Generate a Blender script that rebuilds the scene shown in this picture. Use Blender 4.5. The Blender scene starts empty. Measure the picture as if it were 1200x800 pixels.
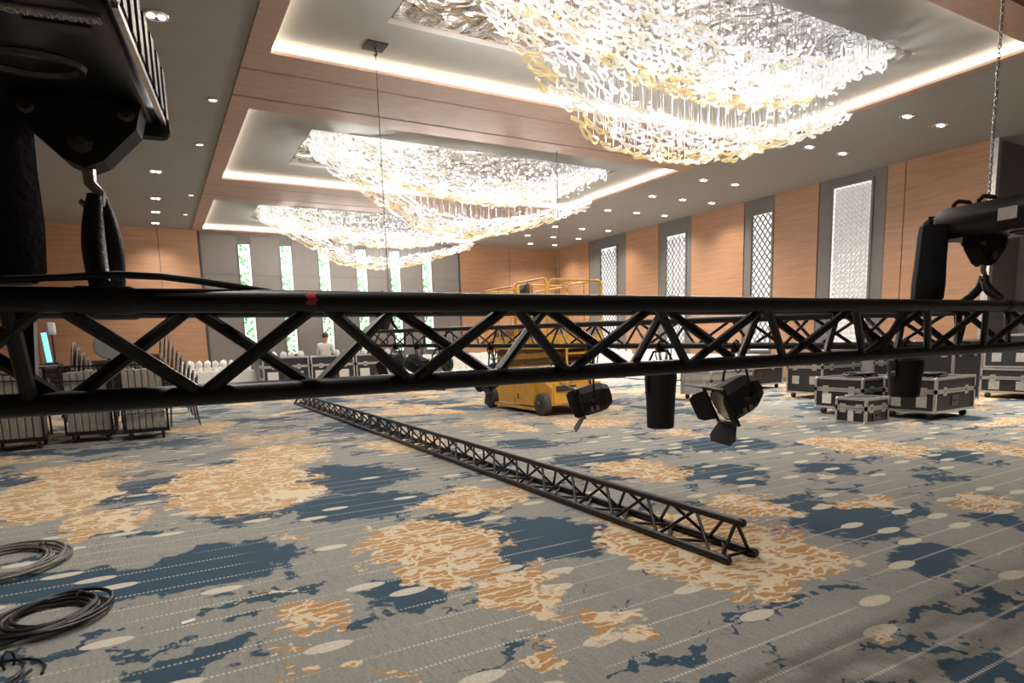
import bpy, math, random
from mathutils import Vector, Matrix, Quaternion

PI = math.pi
random.seed(7)
scene = bpy.context.scene
COL = scene.collection

# ------------------------------------------------------------------ camera
EYE = Vector((0, 0, 1.35))
F_PX, CY_PX, PITCH, ROLL, YAW = 733.69, 502.98, 0.1389, 0.0288, 0.5114
fw = Vector((math.sin(YAW)*math.cos(PITCH), math.cos(YAW)*math.cos(PITCH), -math.sin(PITCH)))
rt = Vector((math.cos(YAW), -math.sin(YAW), 0))
up = rt.cross(fw)
cx = math.cos(ROLL)*rt - math.sin(ROLL)*up
cy = math.sin(ROLL)*rt + math.cos(ROLL)*up
cam_data = bpy.data.cameras.new('camera')
cam_data.sensor_fit = 'HORIZONTAL'
cam_data.sensor_width = 36.0
cam_data.lens = F_PX/1200*36
cam_data.shift_y = (CY_PX-400)/1200
cam_data.clip_start = 0.05
cam_data.clip_end = 200
cam = bpy.data.objects.new('camera', cam_data)
COL.objects.link(cam)
bz = -fw
cam.matrix_world = Matrix(((cx.x, cy.x, bz.x, EYE.x), (cx.y, cy.y, bz.y, EYE.y), (cx.z, cy.z, bz.z, EYE.z), (0, 0, 0, 1)))
scene.camera = cam

# ------------------------------------------------------------------ world, exposure
world = bpy.data.worlds.new('world')
scene.world = world
world.use_nodes = True
world.node_tree.nodes['Background'].inputs[0].default_value = (1, 0.95, 0.9, 1)
world.node_tree.nodes['Background'].inputs[1].default_value = 0.02
scene.view_settings.view_transform = 'Standard'
scene.view_settings.look = 'None'
scene.view_settings.gamma = 1
scene.view_settings.use_curve_mapping = False
scene.view_settings.exposure = 0.95
CHANDELIER_W = 38.0      # each lamp hidden among the glass loops
DOWNLIGHT_W = 190.0      # each recessed downlight
COVE_E = 3.4             # cove strip emission

# room measures, metres (camera stands at 0,0; +Y to the far wall, +X to the right wall)
Z0 = 5.25                # soffit
XL, XR = 1.70, 11.16     # tray sides
TRAYS = [(4.55, 9.29), (11.47, 16.26), (18.54, 23.08)]
XW, YW = 15.6, 23.5      # right wall, far wall
XLW, YB = -6.0, -4.6     # unseen left and back walls
ZT = Z0+0.15

# ------------------------------------------------------------------ materials
MATS = {}
def nodes_of(name):
    m = bpy.data.materials.new(name)
    m.use_nodes = True
    nt = m.node_tree
    return m, nt, nt.nodes['Principled BSDF']

def mat(name, col, rough=0.5, metal=0.0, emit=None, es=0.0, noise=0.0, nscale=20.0, bump=0.0, stretch=(1, 1, 1)):
    if name in MATS:
        return MATS[name]
    m, nt, b = nodes_of(name)
    b.inputs['Roughness'].default_value = rough
    b.inputs['Metallic'].default_value = metal
    if emit:
        b.inputs['Emission Color'].default_value = (*emit, 1)
        b.inputs['Emission Strength'].default_value = es
    tc = nt.nodes.new('ShaderNodeTexCoord')
    mp = nt.nodes.new('ShaderNodeMapping')
    mp.inputs['Scale'].default_value = stretch
    nt.links.new(tc.outputs['Object'], mp.inputs[0])
    n = nt.nodes.new('ShaderNodeTexNoise')
    n.inputs['Scale'].default_value = nscale
    n.inputs['Detail'].default_value = 4
    nt.links.new(mp.outputs[0], n.inputs['Vector'])
    r = nt.nodes.new('ShaderNodeMapRange')
    r.inputs[1].default_value = 0.3
    r.inputs[2].default_value = 0.7
    r.inputs[3].default_value = 1-noise
    r.inputs[4].default_value = 1+noise
    nt.links.new(n.outputs['Fac'], r.inputs[0])
    vm = nt.nodes.new('ShaderNodeVectorMath')
    vm.operation = 'SCALE'
    vm.inputs[0].default_value = col
    nt.links.new(r.outputs[0], vm.inputs['Scale'])
    nt.links.new(vm.outputs[0], b.inputs['Base Color'])
    if bump:
        bp = nt.nodes.new('ShaderNodeBump')
        bp.inputs['Strength'].default_value = bump
        bp.inputs['Distance'].default_value = 0.02
        nt.links.new(n.outputs['Fac'], bp.inputs['Height'])
        nt.links.new(bp.outputs[0], b.inputs['Normal'])
    MATS[name] = m
    return m

mat('soffit', (0.29, 0.278, 0.263), 0.8, noise=0.03, nscale=3)
mat('tray', (0.29, 0.278, 0.263), 0.8, noise=0.03, nscale=3)
mat('beam', (0.40, 0.265, 0.205), 0.65, noise=0.08, nscale=3, stretch=(1, 4, 1))
mat('dark_trim', (0.05, 0.04, 0.035), 0.6)
mat('grey_panel', (0.165, 0.145, 0.13), 0.6, noise=0.05, nscale=5)
mat('grey_frame', (0.125, 0.112, 0.10), 0.5, noise=0.06, nscale=6)
mat('black_paint', (0.007, 0.007, 0.008), 0.36, noise=0.25, nscale=30)
mat('black_truss', (0.006, 0.006, 0.007), 0.42, noise=0.3, nscale=14, bump=0.05)
mat('black_matte', (0.005, 0.005, 0.006), 0.7, noise=0.2, nscale=40)
mat('black_cloth', (0.010, 0.010, 0.014), 0.9, noise=0.3, nscale=60, bump=0.3)
mat('black_strap', (0.010, 0.010, 0.013), 0.45, noise=0.3, nscale=60, bump=0.25, stretch=(1, 1, 4))
mat('rubber', (0.02, 0.02, 0.02), 0.7, noise=0.2, nscale=40)
mat('tyre_grey', (0.075, 0.072, 0.068), 0.8, noise=0.2, nscale=20)
mat('alu', (0.62, 0.61, 0.59), 0.35, 0.9, noise=0.12, nscale=20)
mat('steel', (0.4, 0.39, 0.38), 0.3, 1.0, noise=0.2, nscale=40)
mat('dark_steel', (0.12, 0.12, 0.12), 0.35, 0.9, noise=0.2, nscale=40)
mat('case_black', (0.018, 0.018, 0.02), 0.45, noise=0.25, nscale=12)
mat('case_grey', (0.33, 0.33, 0.32), 0.5, noise=0.15, nscale=12)
mat('label_white', (0.7, 0.68, 0.64), 0.6, noise=0.1, nscale=30)
mat('label_grey', (0.38, 0.36, 0.33), 0.6, noise=0.25, nscale=30)
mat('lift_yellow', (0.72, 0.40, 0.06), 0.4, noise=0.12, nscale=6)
mat('lift_dark', (0.05, 0.045, 0.04), 0.5, noise=0.3, nscale=8)
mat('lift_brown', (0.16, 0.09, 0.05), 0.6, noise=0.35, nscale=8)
mat('white_cloth', (0.80, 0.78, 0.75), 0.85, noise=0.06, nscale=12, bump=0.15)
mat('white_shirt', (0.74, 0.72, 0.68), 0.85, noise=0.05, nscale=20)
mat('trousers', (0.03, 0.03, 0.035), 0.8, noise=0.2)
mat('skin', (0.45, 0.24, 0.15), 0.55, noise=0.05)
mat('hair', (0.06, 0.02, 0.015), 0.6, noise=0.2)
mat('panel_wood_grey', (0.30, 0.27, 0.23), 0.6, noise=0.2, nscale=8, stretch=(6, 6, 1))
mat('seat_fabric', (0.075, 0.062, 0.052), 0.85, noise=0.2, nscale=60)
mat('chair_frame', (0.16, 0.14, 0.125), 0.35, 0.6, noise=0.15)
mat('table_grey', (0.30, 0.30, 0.29), 0.5, noise=0.08)
mat('pink_tape', (0.75, 0.10, 0.14), 0.6, noise=0.1, nscale=40)
mat('cable_black', (0.008, 0.008, 0.009), 0.45, noise=0.2, nscale=60)
mat('cable_grey', (0.16, 0.145, 0.125), 0.5, noise=0.3, nscale=60)
mat('paper', (0.75, 0.72, 0.66), 0.8, noise=0.05)
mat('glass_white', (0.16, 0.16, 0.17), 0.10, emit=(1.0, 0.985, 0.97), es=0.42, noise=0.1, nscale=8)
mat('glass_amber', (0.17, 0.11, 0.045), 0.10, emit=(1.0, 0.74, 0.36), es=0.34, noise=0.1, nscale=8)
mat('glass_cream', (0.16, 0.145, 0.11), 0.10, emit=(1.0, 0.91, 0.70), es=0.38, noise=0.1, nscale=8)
mat('wire', (0.30, 0.29, 0.29), 0.4, 0.6)
mat('led', (1, 1, 1), 0.3, emit=(1, 0.98, 0.95), es=3.0)
mat('cove', (1, 0.9, 0.75), 0.5, emit=(1.0, 0.86, 0.66), es=COVE_E)
mat('lamp_lens', (1, 1, 1), 0.3, emit=(1, 0.95, 0.88), es=5.0)
mat('lamp_dim', (0.8, 0.8, 0.85), 0.3, emit=(0.8, 0.82, 1.0), es=1.4)
mat('window_glow', (0.5, 0.5, 0.5), 0.4, emit=(1.0, 0.97, 0.93), es=0.46, noise=0.08, nscale=9)
mat('window_dim', (0.55, 0.54, 0.53), 0.35, emit=(1.0, 0.97, 0.95), es=0.16, noise=0.12, nscale=6)
mat('window_edge', (0.7, 0.7, 0.7), 0.4, emit=(1.0, 0.97, 0.93), es=0.7)
mat('blue_lamp', (0.2, 0.6, 0.9), 0.3, emit=(0.2, 0.65, 1.0), es=0.75)
mat('recess_brown', (0.40, 0.265, 0.205), 0.5, noise=0.1)

def wood_material():
    m, nt, b = nodes_of('wall_wood')
    L = nt.links.new
    tc = nt.nodes.new('ShaderNodeTexCoord')
    mp = nt.nodes.new('ShaderNodeMapping')
    mp.inputs['Scale'].default_value = (0.5, 0.5, 7.0)
    L(tc.outputs['Object'], mp.inputs[0])
    n = nt.nodes.new('ShaderNodeTexNoise')
    n.inputs['Scale'].default_value = 2.2
    n.inputs['Detail'].default_value = 6
    n.inputs['Distortion'].default_value = 0.5
    L(mp.outputs[0], n.inputs['Vector'])
    cr = nt.nodes.new('ShaderNodeValToRGB')
    cr.color_ramp.elements[0].position = 0.28
    cr.color_ramp.elements[0].color = (0.285, 0.145, 0.075, 1)
    cr.color_ramp.elements[1].position = 0.74
    cr.color_ramp.elements[1].color = (0.39, 0.208, 0.115, 1)
    L(n.outputs['Fac'], cr.inputs[0])
    L(cr.outputs[0], b.inputs['Base Color'])
    b.inputs['Roughness'].default_value = 0.5
    MATS['wall_wood'] = m
wood_material()

def mirror_material():
    m, nt, b = nodes_of('crinkled_mirror')
    L = nt.links.new
    b.inputs['Base Color'].default_value = (0.72, 0.71, 0.70, 1)
    b.inputs['Metallic'].default_value = 1
    b.inputs['Roughness'].default_value = 0.12
    tc = nt.nodes.new('ShaderNodeTexCoord')
    n = nt.nodes.new('ShaderNodeTexNoise')
    n.inputs['Scale'].default_value = 2.2
    n.inputs['Detail'].default_value = 2
    n.inputs['Distortion'].default_value = 1.2
    L(tc.outputs['Object'], n.inputs['Vector'])
    bp = nt.nodes.new('ShaderNodeBump')
    bp.inputs['Strength'].default_value = 1.0
    bp.inputs['Distance'].default_value = 0.25
    L(n.outputs['Fac'], bp.inputs['Height'])
    L(bp.outputs[0], b.inputs['Normal'])
    MATS['crinkled_mirror'] = m
mirror_material()

def green_strip_material():
    m, nt, b = nodes_of('green_white_glass')
    L = nt.links.new
    tc = nt.nodes.new('ShaderNodeTexCoord')
    v = nt.nodes.new('ShaderNodeTexVoronoi')
    v.inputs['Scale'].default_value = 9
    L(tc.outputs['Object'], v.inputs['Vector'])
    cr = nt.nodes.new('ShaderNodeValToRGB')
    cr.color_ramp.interpolation = 'CONSTANT'
    cr.color_ramp.elements[0].color = (0.05, 0.33, 0.10, 1)
    cr.color_ramp.elements[1].position = 0.50
    cr.color_ramp.elements[1].color = (0.85, 1.0, 0.85, 1)
    e = cr.color_ramp.elements.new(0.36)
    e.color = (0.25, 0.55, 0.30, 1)
    L(v.outputs['Distance'], cr.inputs[0])
    L(cr.outputs[0], b.inputs['Base Color'])
    L(cr.outputs[0], b.inputs['Emission Color'])
    b.inputs['Emission Strength'].default_value = 0.34
    b.inputs['Roughness'].default_value = 0.3
    MATS['green_white_glass'] = m
green_strip_material()

RUST = [(1.52, 3.82, 0.43, 0.72), (1.59, 2.79, 0.21, 0.33), (1.82, 2.33, 0.12, 0.17), (3.05, 2.88, 0.61, 0.8), (4.02, 3.39, 0.38, 0.36), (0.62, 6.8, 0.71, 1.38), (-1.01, 7.41, 0.56, 1.23), (7.26, 4.39, 0.48, 0.77), (8.16, 3.29, 0.3, 0.61), (2.35, 4.85, 0.49, 0.47), (0.55, 3.12, 0.14, 0.2), (4.87, 8.81, 0.31, 0.83), (1.29, 8.34, 0.55, 0.96), (4.23, 4.94, 0.41, 0.54), (1.41, 2.14, 0.08, 0.1), (0.55, 2.49, 0.08, 0.06), (4.87, 2.85, 0.37, 0.16), (6.1, 8.28, 0.62, 0.69), (2.93, 8.11, 0.57, 0.64), (5.48, 2.35, 0.3, 0.17), (-0.44, 5.94, 0.3, 0.37), (2.78, 2.11, 0.23, 0.12), (6.36, 6.43, 0.27, 0.41), (-0.93, 8.89, 0.54, 0.54)]
BLUE = [(4.29, 2.69, 0.44, 0.37), (3.9, 1.91, 0.28, 0.23), (2.83, 1.2, 0.2, 0.08), (1.95, 3.52, 0.61, 0.43), (1.56, 6.44, 0.59, 0.6), (1.4, 5.21, 0.43, 0.41), (0.15, 4.22, 0.48, 0.38), (-0.65, 4.38, 0.38, 0.28), (-0.06, 7.16, 0.76, 0.52), (4.75, 4.44, 0.46, 0.34), (4.26, 5.64, 0.42, 0.42), (5.33, 12.86, 0.69, 1.27), (6.14, 5.47, 0.48, 0.4), (0.06, 2.91, 0.2, 0.12), (3.09, 1.87, 0.09, 0.08), (7.3, 3.44, 0.26, 0.29), (8.38, 11.06, 0.39, 0.94), (5.74, 3.9, 0.25, 0.21), (-1.15, 8.64, 0.52, 0.43), (1.62, 3.36, 0.26, 0.25), (1.11, 3.21, 0.24, 0.17), (5.17, 2.0, 0.18, 0.14), (8.27, 8.8, 0.23, 0.85), (2.88, 10.43, 0.59, 0.79), (1.82, 4.35, 0.33, 0.21), (4.7, 4.08, 0.19, 0.21), (0.61, 5.51, 0.31, 0.23), (4.21, 7.06, 0.35, 0.36)]

def carpet_material():
    m, nt, b = nodes_of('carpet')
    N, L = nt.nodes.new, nt.links.new
    def math_(op, a, c=None, clamp=False):
        n = N('ShaderNodeMath'); n.operation = op; n.use_clamp = clamp
        for i, x in enumerate((a, c)):
            if x is None: continue
            if isinstance(x, (int, float)): n.inputs[i].default_value = x
            else: L(x, n.inputs[i])
        return n.outputs[0]
    def vec(op, a, c):
        n = N('ShaderNodeVectorMath'); n.operation = op
        for i, x in enumerate((a, c)):
            if isinstance(x, tuple): n.inputs[i].default_value = x
            else: L(x, n.inputs[i])
        return n.outputs['Value'] if op == 'LENGTH' else n.outputs[0]
    def noise(co, s, d=3, out='Fac', dist=0.0):
        n = N('ShaderNodeTexNoise'); n.inputs['Scale'].default_value = s; n.inputs['Detail'].default_value = d
        n.inputs['Distortion'].default_value = dist
        L(co, n.inputs['Vector']); return n.outputs[out]
    def step(x, lo, hi):
        r = N('ShaderNodeMapRange'); r.inputs[1].default_value = lo; r.inputs[2].default_value = hi
        L(x, r.inputs[0]); return r.outputs[0]
    def mix(f, a, c):
        n = N('ShaderNodeMix'); n.data_type = 'RGBA'
        if isinstance(f, (int, float)): n.inputs[0].default_value = f
        else: L(f, n.inputs[0])
        for i, x in ((6, a), (7, c)):
            if isinstance(x, tuple): n.inputs[i].default_value = (*x, 1)
            else: L(x, n.inputs[i])
        return n.outputs[2]
    tc = N('ShaderNodeTexCoord'); P = tc.outputs['Object']
    sep = N('ShaderNodeSeparateXYZ'); L(P, sep.inputs[0]); X, Y = sep.outputs[0], sep.outputs[1]
    # ragged edges: coordinates pushed by two noises
    w1 = vec('SUBTRACT', noise(P, 2.2, 4, 'Color'), (0.5, 0.5, 0.5))
    w2 = vec('SUBTRACT', noise(P, 9.0, 3, 'Color'), (0.5, 0.5, 0.5))
    w3 = vec('SUBTRACT', noise(P, 24.0, 2, 'Color'), (0.5, 0.5, 0.5))
    W = vec('ADD', vec('ADD', P, vec('MULTIPLY', w1, (0.8, 0.8, 0))), vec('ADD', vec('MULTIPLY', w2, (0.55, 0.34, 0)), vec('MULTIPLY', w3, (0.14, 0.07, 0))))
    def blobs(lst, grow=1.0):
        res = None
        for (x, y, rx, ry) in lst:
            d = vec('LENGTH', vec('MULTIPLY', vec('SUBTRACT', W, (x, y, 0)), (1/rx, 1/ry, 0)), (0, 0, 0))
            d = math_('MULTIPLY', math_('SUBTRACT', d, grow), max(0.25, (rx*ry)**0.5))
            res = d if res is None else math_('MINIMUM', res, d)
        return res
    # far field of the same pattern, from stretched noise, faded out where the measured patches lie
    far = step(vec('LENGTH', vec('MULTIPLY', vec('SUBTRACT', P, (3.2, 4.5, 0)), (1/5.5, 1/5.5, 0)), (0, 0, 0)), 0.8, 1.25)
    nb = noise(vec('MULTIPLY', W, (0.75, 1.0, 0)), 0.9, 2)
    nr = noise(vec('ADD', vec('MULTIPLY', W, (0.7, 0.8, 0)), (31, 17, 0)), 0.8, 2)
    rust = math_('MAXIMUM', step(blobs(RUST), 0.03, -0.02), math_('MULTIPLY', step(nr, 0.55, 0.57), far))
    nloc = noise(vec('MULTIPLY', W, (1.0, 2.6, 0)), 1.5, 2)
    blue = math_('MAXIMUM', step(blobs(BLUE, 1.18), 0.03, -0.02), math_('MULTIPLY', step(nb, 0.545, 0.57), far))
    blue = math_('MAXIMUM', blue, step(nloc, 0.60, 0.62))
    rust = math_('MAXIMUM', rust, step(noise(vec('ADD', vec('MULTIPLY', W, (1.8, 2.2, 0)), (9, 5, 0)), 1.5, 2), 0.70, 0.72))
    # ground: warm grey with brushed streaks along the pile
    st = noise(vec('MULTIPLY', P, (60, 9, 0)), 1.0, 3)
    st2 = noise(P, 1.3, 3)
    base = mix(st2, (0.245, 0.246, 0.230), (0.35, 0.338, 0.302))
    base = mix(math_('MULTIPLY', step(st, 0.35, 0.75), 0.45), base, (0.16, 0.16, 0.145))
    bluec = mix(step(st, 0.3, 0.8), (0.011, 0.045, 0.082), (0.022, 0.070, 0.118))
    col = mix(math_('MULTIPLY', blue, 0.93), base, bluec)
    # damask medallions: cream scrolls on amber
    v = N('ShaderNodeTexVoronoi'); v.feature = 'DISTANCE_TO_EDGE'; v.inputs['Scale'].default_value = 3.6
    L(vec('ADD', P, vec('MULTIPLY', vec('SUBTRACT', noise(P, 5.0, 2, 'Color'), (0.5, 0.5, 0.5)), (0.55, 0.55, 0))), v.inputs['Vector'])
    scroll = step(v.outputs['Distance'], 0.075, 0.045)
    wv = N('ShaderNodeTexWave'); wv.wave_type = 'RINGS'; wv.inputs['Scale'].default_value = 4.5
    wv.inputs['Distortion'].default_value = 7.0; wv.inputs['Detail'].default_value = 2.0; wv.inputs['Detail Scale'].default_value = 2.0
    L(P, wv.inputs['Vector'])
    scroll = math_('MAXIMUM', scroll, step(wv.outputs['Fac'], 0.82, 0.87))
    amber = mix(noise(P, 3.0, 3), (0.50, 0.255, 0.085), (0.38, 0.235, 0.115))
    rustc = mix(scroll, amber, (0.66, 0.55, 0.39))
    col = mix(rust, col, rustc)
    # dotted cream lines parallel to X, and the cream lozenges strung on them
    pitch = 0.205
    yy = math_('DIVIDE', Y, pitch)
    line = step(math_('ABSOLUTE', math_('SUBTRACT', math_('FRACT', yy), 0.5)), 0.055, 0.02)
    dots = step(math_('FRACT', math_('DIVIDE', X, 0.022)), 0.30, 0.55)
    cell = 0.62
    row = math_('FLOOR', yy)
    wn = N('ShaderNodeTexWhiteNoise'); wn.noise_dimensions = '1D'; L(row, wn.inputs['W'])
    xx = math_('ADD', math_('DIVIDE', X, cell), math_('MULTIPLY', wn.outputs['Value'], 7.0))
    cmb = N('ShaderNodeCombineXYZ'); L(math_('FLOOR', xx), cmb.inputs[0]); L(row, cmb.inputs[1])
    wn2 = N('ShaderNodeTexWhiteNoise'); wn2.noise_dimensions = '2D'; L(cmb.outputs[0], wn2.inputs['Vector'])
    ex = math_('MULTIPLY', math_('SUBTRACT', math_('FRACT', xx), 0.5), cell/0.11)
    ey = math_('MULTIPLY', math_('SUBTRACT', math_('FRACT', yy), 0.5), pitch/0.046)
    ed = math_('ADD', math_('MULTIPLY', ex, ex), math_('MULTIPLY', ey, ey))
    loz = math_('MULTIPLY', step(ed, 1.1, 0.9), step(wn2.outputs['Value'], 0.58, 0.59))
    dots = math_('MULTIPLY', math_('MULTIPLY', line, dots), 0.75)
    dots = math_('MULTIPLY', dots, math_('SUBTRACT', 1.0, math_('MULTIPLY', rust, 0.8)))
    dots = math_('MULTIPLY', dots, step(noise(P, 0.9, 2), 0.40, 0.5))
    col = mix(dots, col, (0.66, 0.62, 0.54))
    col = mix(math_('MULTIPLY', loz, math_('SUBTRACT', 0.9, math_('MULTIPLY', rust, 0.5))), col, (0.62, 0.565, 0.46))
    grain = N('ShaderNodeMapRange'); grain.inputs[1].default_value = 0.3; grain.inputs[2].default_value = 0.7; grain.inputs[3].default_value = 0.84; grain.inputs[4].default_value = 1.14
    L(noise(P, 70, 3), grain.inputs[0])
    sc = N('ShaderNodeVectorMath'); sc.operation = 'SCALE'; L(col, sc.inputs[0]); L(grain.outputs[0], sc.inputs['Scale'])
    L(sc.outputs[0], b.inputs['Base Color'])
    b.inputs['Roughness'].default_value = 0.85
    b.inputs['Sheen Weight'].default_value = 0.05
    b.inputs['Specular IOR Level'].default_value = 0.15
    bp = N('ShaderNodeBump'); bp.inputs['Strength'].default_value = 0.25; bp.inputs['Distance'].default_value = 0.01
    L(noise(P, 220, 2), bp.inputs['Height']); L(bp.outputs[0], b.inputs['Normal'])
    MATS['carpet'] = m
carpet_material()

# ------------------------------------------------------------------ mesh helpers
class MB:
    """collects simple solids; build() links them as one mesh object"""
    def __init__(self):
        self.v, self.f = [], []
    def add(self, vs, fs):
        o = len(self.v)
        self.v += [tuple(p) for p in vs]
        self.f += [tuple(i+o for i in q) for q in fs]
        return self
    def box(self, c, s, rz=0.0, M=None):
        vs = []
        R = Matrix.Rotation(rz, 3, 'Z')
        for z in (-.5, .5):
            for (x, y) in ((-.5, -.5), (.5, -.5), (.5, .5), (-.5, .5)):
                p = R @ Vector((x*s[0], y*s[1], z*s[2]))
                if M is not None: p = M.to_3x3() @ p
                vs.append(p+Vector(c))
        return self.add(vs, [(3, 2, 1, 0), (4, 5, 6, 7), (0, 1, 5, 4), (1, 2, 6, 5), (2, 3, 7, 6), (3, 0, 4, 7)])
    def bbox(self, a, b):
        return self.box([(a[i]+b[i])/2 for i in range(3)], [abs(b[i]-a[i]) for i in range(3)])
    def rbox(self, c, s, r=0.02, M=None):
        """box with chamfered vertical and top/bottom edges"""
        hx, hy, hz = s[0]/2, s[1]/2, s[2]/2
        r = min(r, hx*.9, hy*.9, hz*.9)
        def ring(z, q):
            return [(x, y, z) for (x, y) in ((-hx+r+q, -hy+q), (hx-r-q, -hy+q), (hx-q, -hy+r+q), (hx-q, hy-r-q), (hx-r-q, hy-q), (-hx+r+q, hy-q), (-hx+q, hy-r-q), (-hx+q, -hy+r+q))]
        rings = ring(-hz, r*.7)+ring(-hz+r, 0)+ring(hz-r, 0)+ring(hz, r*.7)
        vs = []
        for p in rings:
            p = Vector(p)
            if M is not None: p = M.to_3x3() @ p
            vs.append(p+Vector(c))
        fs = [tuple(range(7, -1, -1)), tuple(range(24, 32))]
        for k in range(3):
            for i in range(8):
                j = (i+1) % 8
                fs.append((k*8+i, k*8+j, k*8+8+j, k*8+8+i))
        return self.add(vs, fs)
    def tube(self, pts, r, n=8, closed=False, cap=True, r2=None):
        pts = [Vector(p) for p in pts]
        N = len(pts)
        vs, fs = [], []
        prev = None
        for i, p in enumerate(pts):
            if closed: t = pts[(i+1) % N]-pts[i-1]
            elif i == 0: t = pts[1]-pts[0]
            elif i == N-1: t = pts[-1]-pts[-2]
            else: t = pts[i+1]-pts[i-1]
            t.normalize()
            if prev is None:
                a = Vector((0, 0, 1)) if abs(t.z) < .9 else Vector((1, 0, 0))
                e1 = t.cross(a).normalized()
            else:
                e1 = (prev-t*prev.dot(t)).normalized()
            prev = e1
            e2 = t.cross(e1)
            rr = r if r2 is None else r+(r2-r)*i/(N-1)
            if isinstance(r, (list, tuple)): rr = r[i]
            for k in range(n):
                a = 2*PI*k/n
                vs.append(p+e1*(rr*math.cos(a))+e2*(rr*math.sin(a)))
        for i in range(N if closed else N-1):
            j = (i+1) % N
            for k in range(n):
                l = (k+1) % n
                fs.append((i*n+k, i*n+l, j*n+l, j*n+k))
        if cap and not closed:
            fs.append(tuple(range(n-1, -1, -1)))
            fs.append(tuple((N-1)*n+k for k in range(n)))
        return self.add(vs, fs)
    def lathe(self, prof, n=16, M=None, c=(0, 0, 0)):
        """prof: (radius, z) pairs, open ends capped"""
        vs, fs = [], []
        for (r, z) in prof:
            for k in range(n):
                a = 2*PI*k/n
                p = Vector((r*math.cos(a), r*math.sin(a), z))
                if M is not None: p = M.to_3x3() @ p
                vs.append(p+Vector(c))
        for i in range(len(prof)-1):
            for k in range(n):
                l = (k+1) % n
                fs.append((i*n+k, i*n+l, (i+1)*n+l, (i+1)*n+k))
        fs.append(tuple(range(n-1, -1, -1)))
        fs.append(tuple((len(prof)-1)*n+k for k in range(n)))
        return self.add(vs, fs)
    def prism(self, poly, thick, M=None, c=(0, 0, 0)):
        """polygon in local xy extruded along local z, centred"""
        n = len(poly)
        vs = []
        for z in (-thick/2, thick/2):
            for (x, y) in poly:
                p = Vector((x, y, z))
                if M is not None: p = M.to_3x3() @ p
                vs.append(p+Vector(c))
        fs = [tuple(range(n-1, -1, -1)), tuple(range(n, 2*n))]
        for i in range(n):
            j = (i+1) % n
            fs.append((i, j, n+j, n+i))
        return self.add(vs, fs)
    def quad(self, a, b, c, d):
        return self.add([a, b, c, d], [(0, 1, 2, 3)])
    def mesh(self, name, m, smooth=False):
        me = bpy.data.meshes.new(name)
        me.from_pydata(self.v, [], self.f)
        me.update()
        if m: me.materials.append(MATS[m])
        if smooth:
            me.polygons.foreach_set('use_smooth', [True]*len(me.polygons))
            try: me.set_sharp_from_angle(angle=math.radians(40))
            except Exception: pass
        return me
    def build(self, name, m, parent=None, smooth=False):
        o = bpy.data.objects.new(name, self.mesh(name, m, smooth))
        COL.objects.link(o)
        o.parent = parent
        return o

def tag(o, label=None, cat=None, group=None, kind=None):
    if label: o['label'] = label
    if cat: o['category'] = cat
    if group: o['group'] = group
    if kind: o['kind'] = kind
    return o
def thing(name, label, cat, loc=(0, 0, 0), rz=0.0, group=None):
    o = bpy.data.objects.new(name, None)
    o.empty_display_size = 0.1
    COL.objects.link(o)
    o.location = loc
    o.rotation_euler = (0, 0, rz)
    return tag(o, label, cat, group)
def inst(name, me, parent, loc=(0, 0, 0), rot=None, scale=None):
    o = bpy.data.objects.new(name, me)
    COL.objects.link(o)
    o.parent = parent
    o.location = loc
    if rot is not None:
        o.rotation_mode = 'QUATERNION'
        o.rotation_quaternion = rot
    if scale is not None: o.scale = scale
    return o
def dup(root, loc, rz=None, label=None, group=None):
    def cp(o, par):
        c = o.copy(); COL.objects.link(c); c.parent = par
        for ch in list(o.children): cp(ch, c)
        return c
    r = cp(root, None)
    r.location = loc
    if rz is not None: r.rotation_euler = (0, 0, rz)
    if label: r['label'] = label
    if group: r['group'] = group
    return r
def struct(name, mb, m, parent=None, smooth=False):
    o = mb.build(name, m, parent, smooth)
    if parent is None: o['kind'] = 'structure'
    return o
def bar_between(a, b):
    a, b = Vector(a), Vector(b)
    return (a+b)/2, (b-a).length, (b-a).to_track_quat('Z', 'Y')

# ------------------------------------------------------------------ room shell
struct('floor', MB().bbox((XLW, YB, -0.1), (17.2, YW, 0)), 'carpet')
c = MB()
c.bbox((XLW, YB, Z0), (XL-0.30, YW, Z0+0.5))
c.bbox((XR+0.16, YB, Z0), (17.2, YW, Z0+0.5))
ceiling = struct('ceiling', c, 'soffit')
for (a, b) in TRAYS:
    yc_ = (a+b)/2
    t = MB()
    # tray ceiling around the mirrored opening
    t.bbox((XL-.02, a-.02, ZT), (2.95, b+.02, ZT+.06))
    t.bbox((10.2, a-.02, ZT), (XR+.02, b+.02, ZT+.06))
    t.bbox((2.95, a-.02, ZT), (10.2, yc_-1.27, ZT+.06))
    t.bbox((2.95, yc_+1.27, ZT), (10.2, b+.02, ZT+.06))
    t.build('tray_ceiling', 'tray', ceiling)
    r = MB()
    r.bbox((2.95, yc_-1.27, ZT+.06), (3.0, yc_+1.27, ZT+.32))
    r.bbox((10.15, yc_-1.27, ZT+.06), (10.2, yc_+1.27, ZT+.32))
    r.bbox((2.95, yc_+1.22, ZT+.06), (10.2, yc_+1.27, ZT+.32))
    r.bbox((2.95, yc_-1.27, ZT+.06), (10.2, yc_-1.22, ZT+.32))
    r.build('opening_lining', 'recess_brown', ceiling)
    # cove light strips on the four risers
    for (p, q) in (((XL, b-.02, Z0+.03), (XR, b, ZT-.015)), ((XL, a, Z0+.03), (XR, a+.02, ZT-.015)),
                   ((XR-.02, a, Z0+.03), (XR, b, ZT-.015)), ((XL, a, Z0+.03), (XL+.02, b, ZT-.015))):
        MB().bbox(p, q).build('cove_light_strip', 'cove', ceiling)
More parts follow.
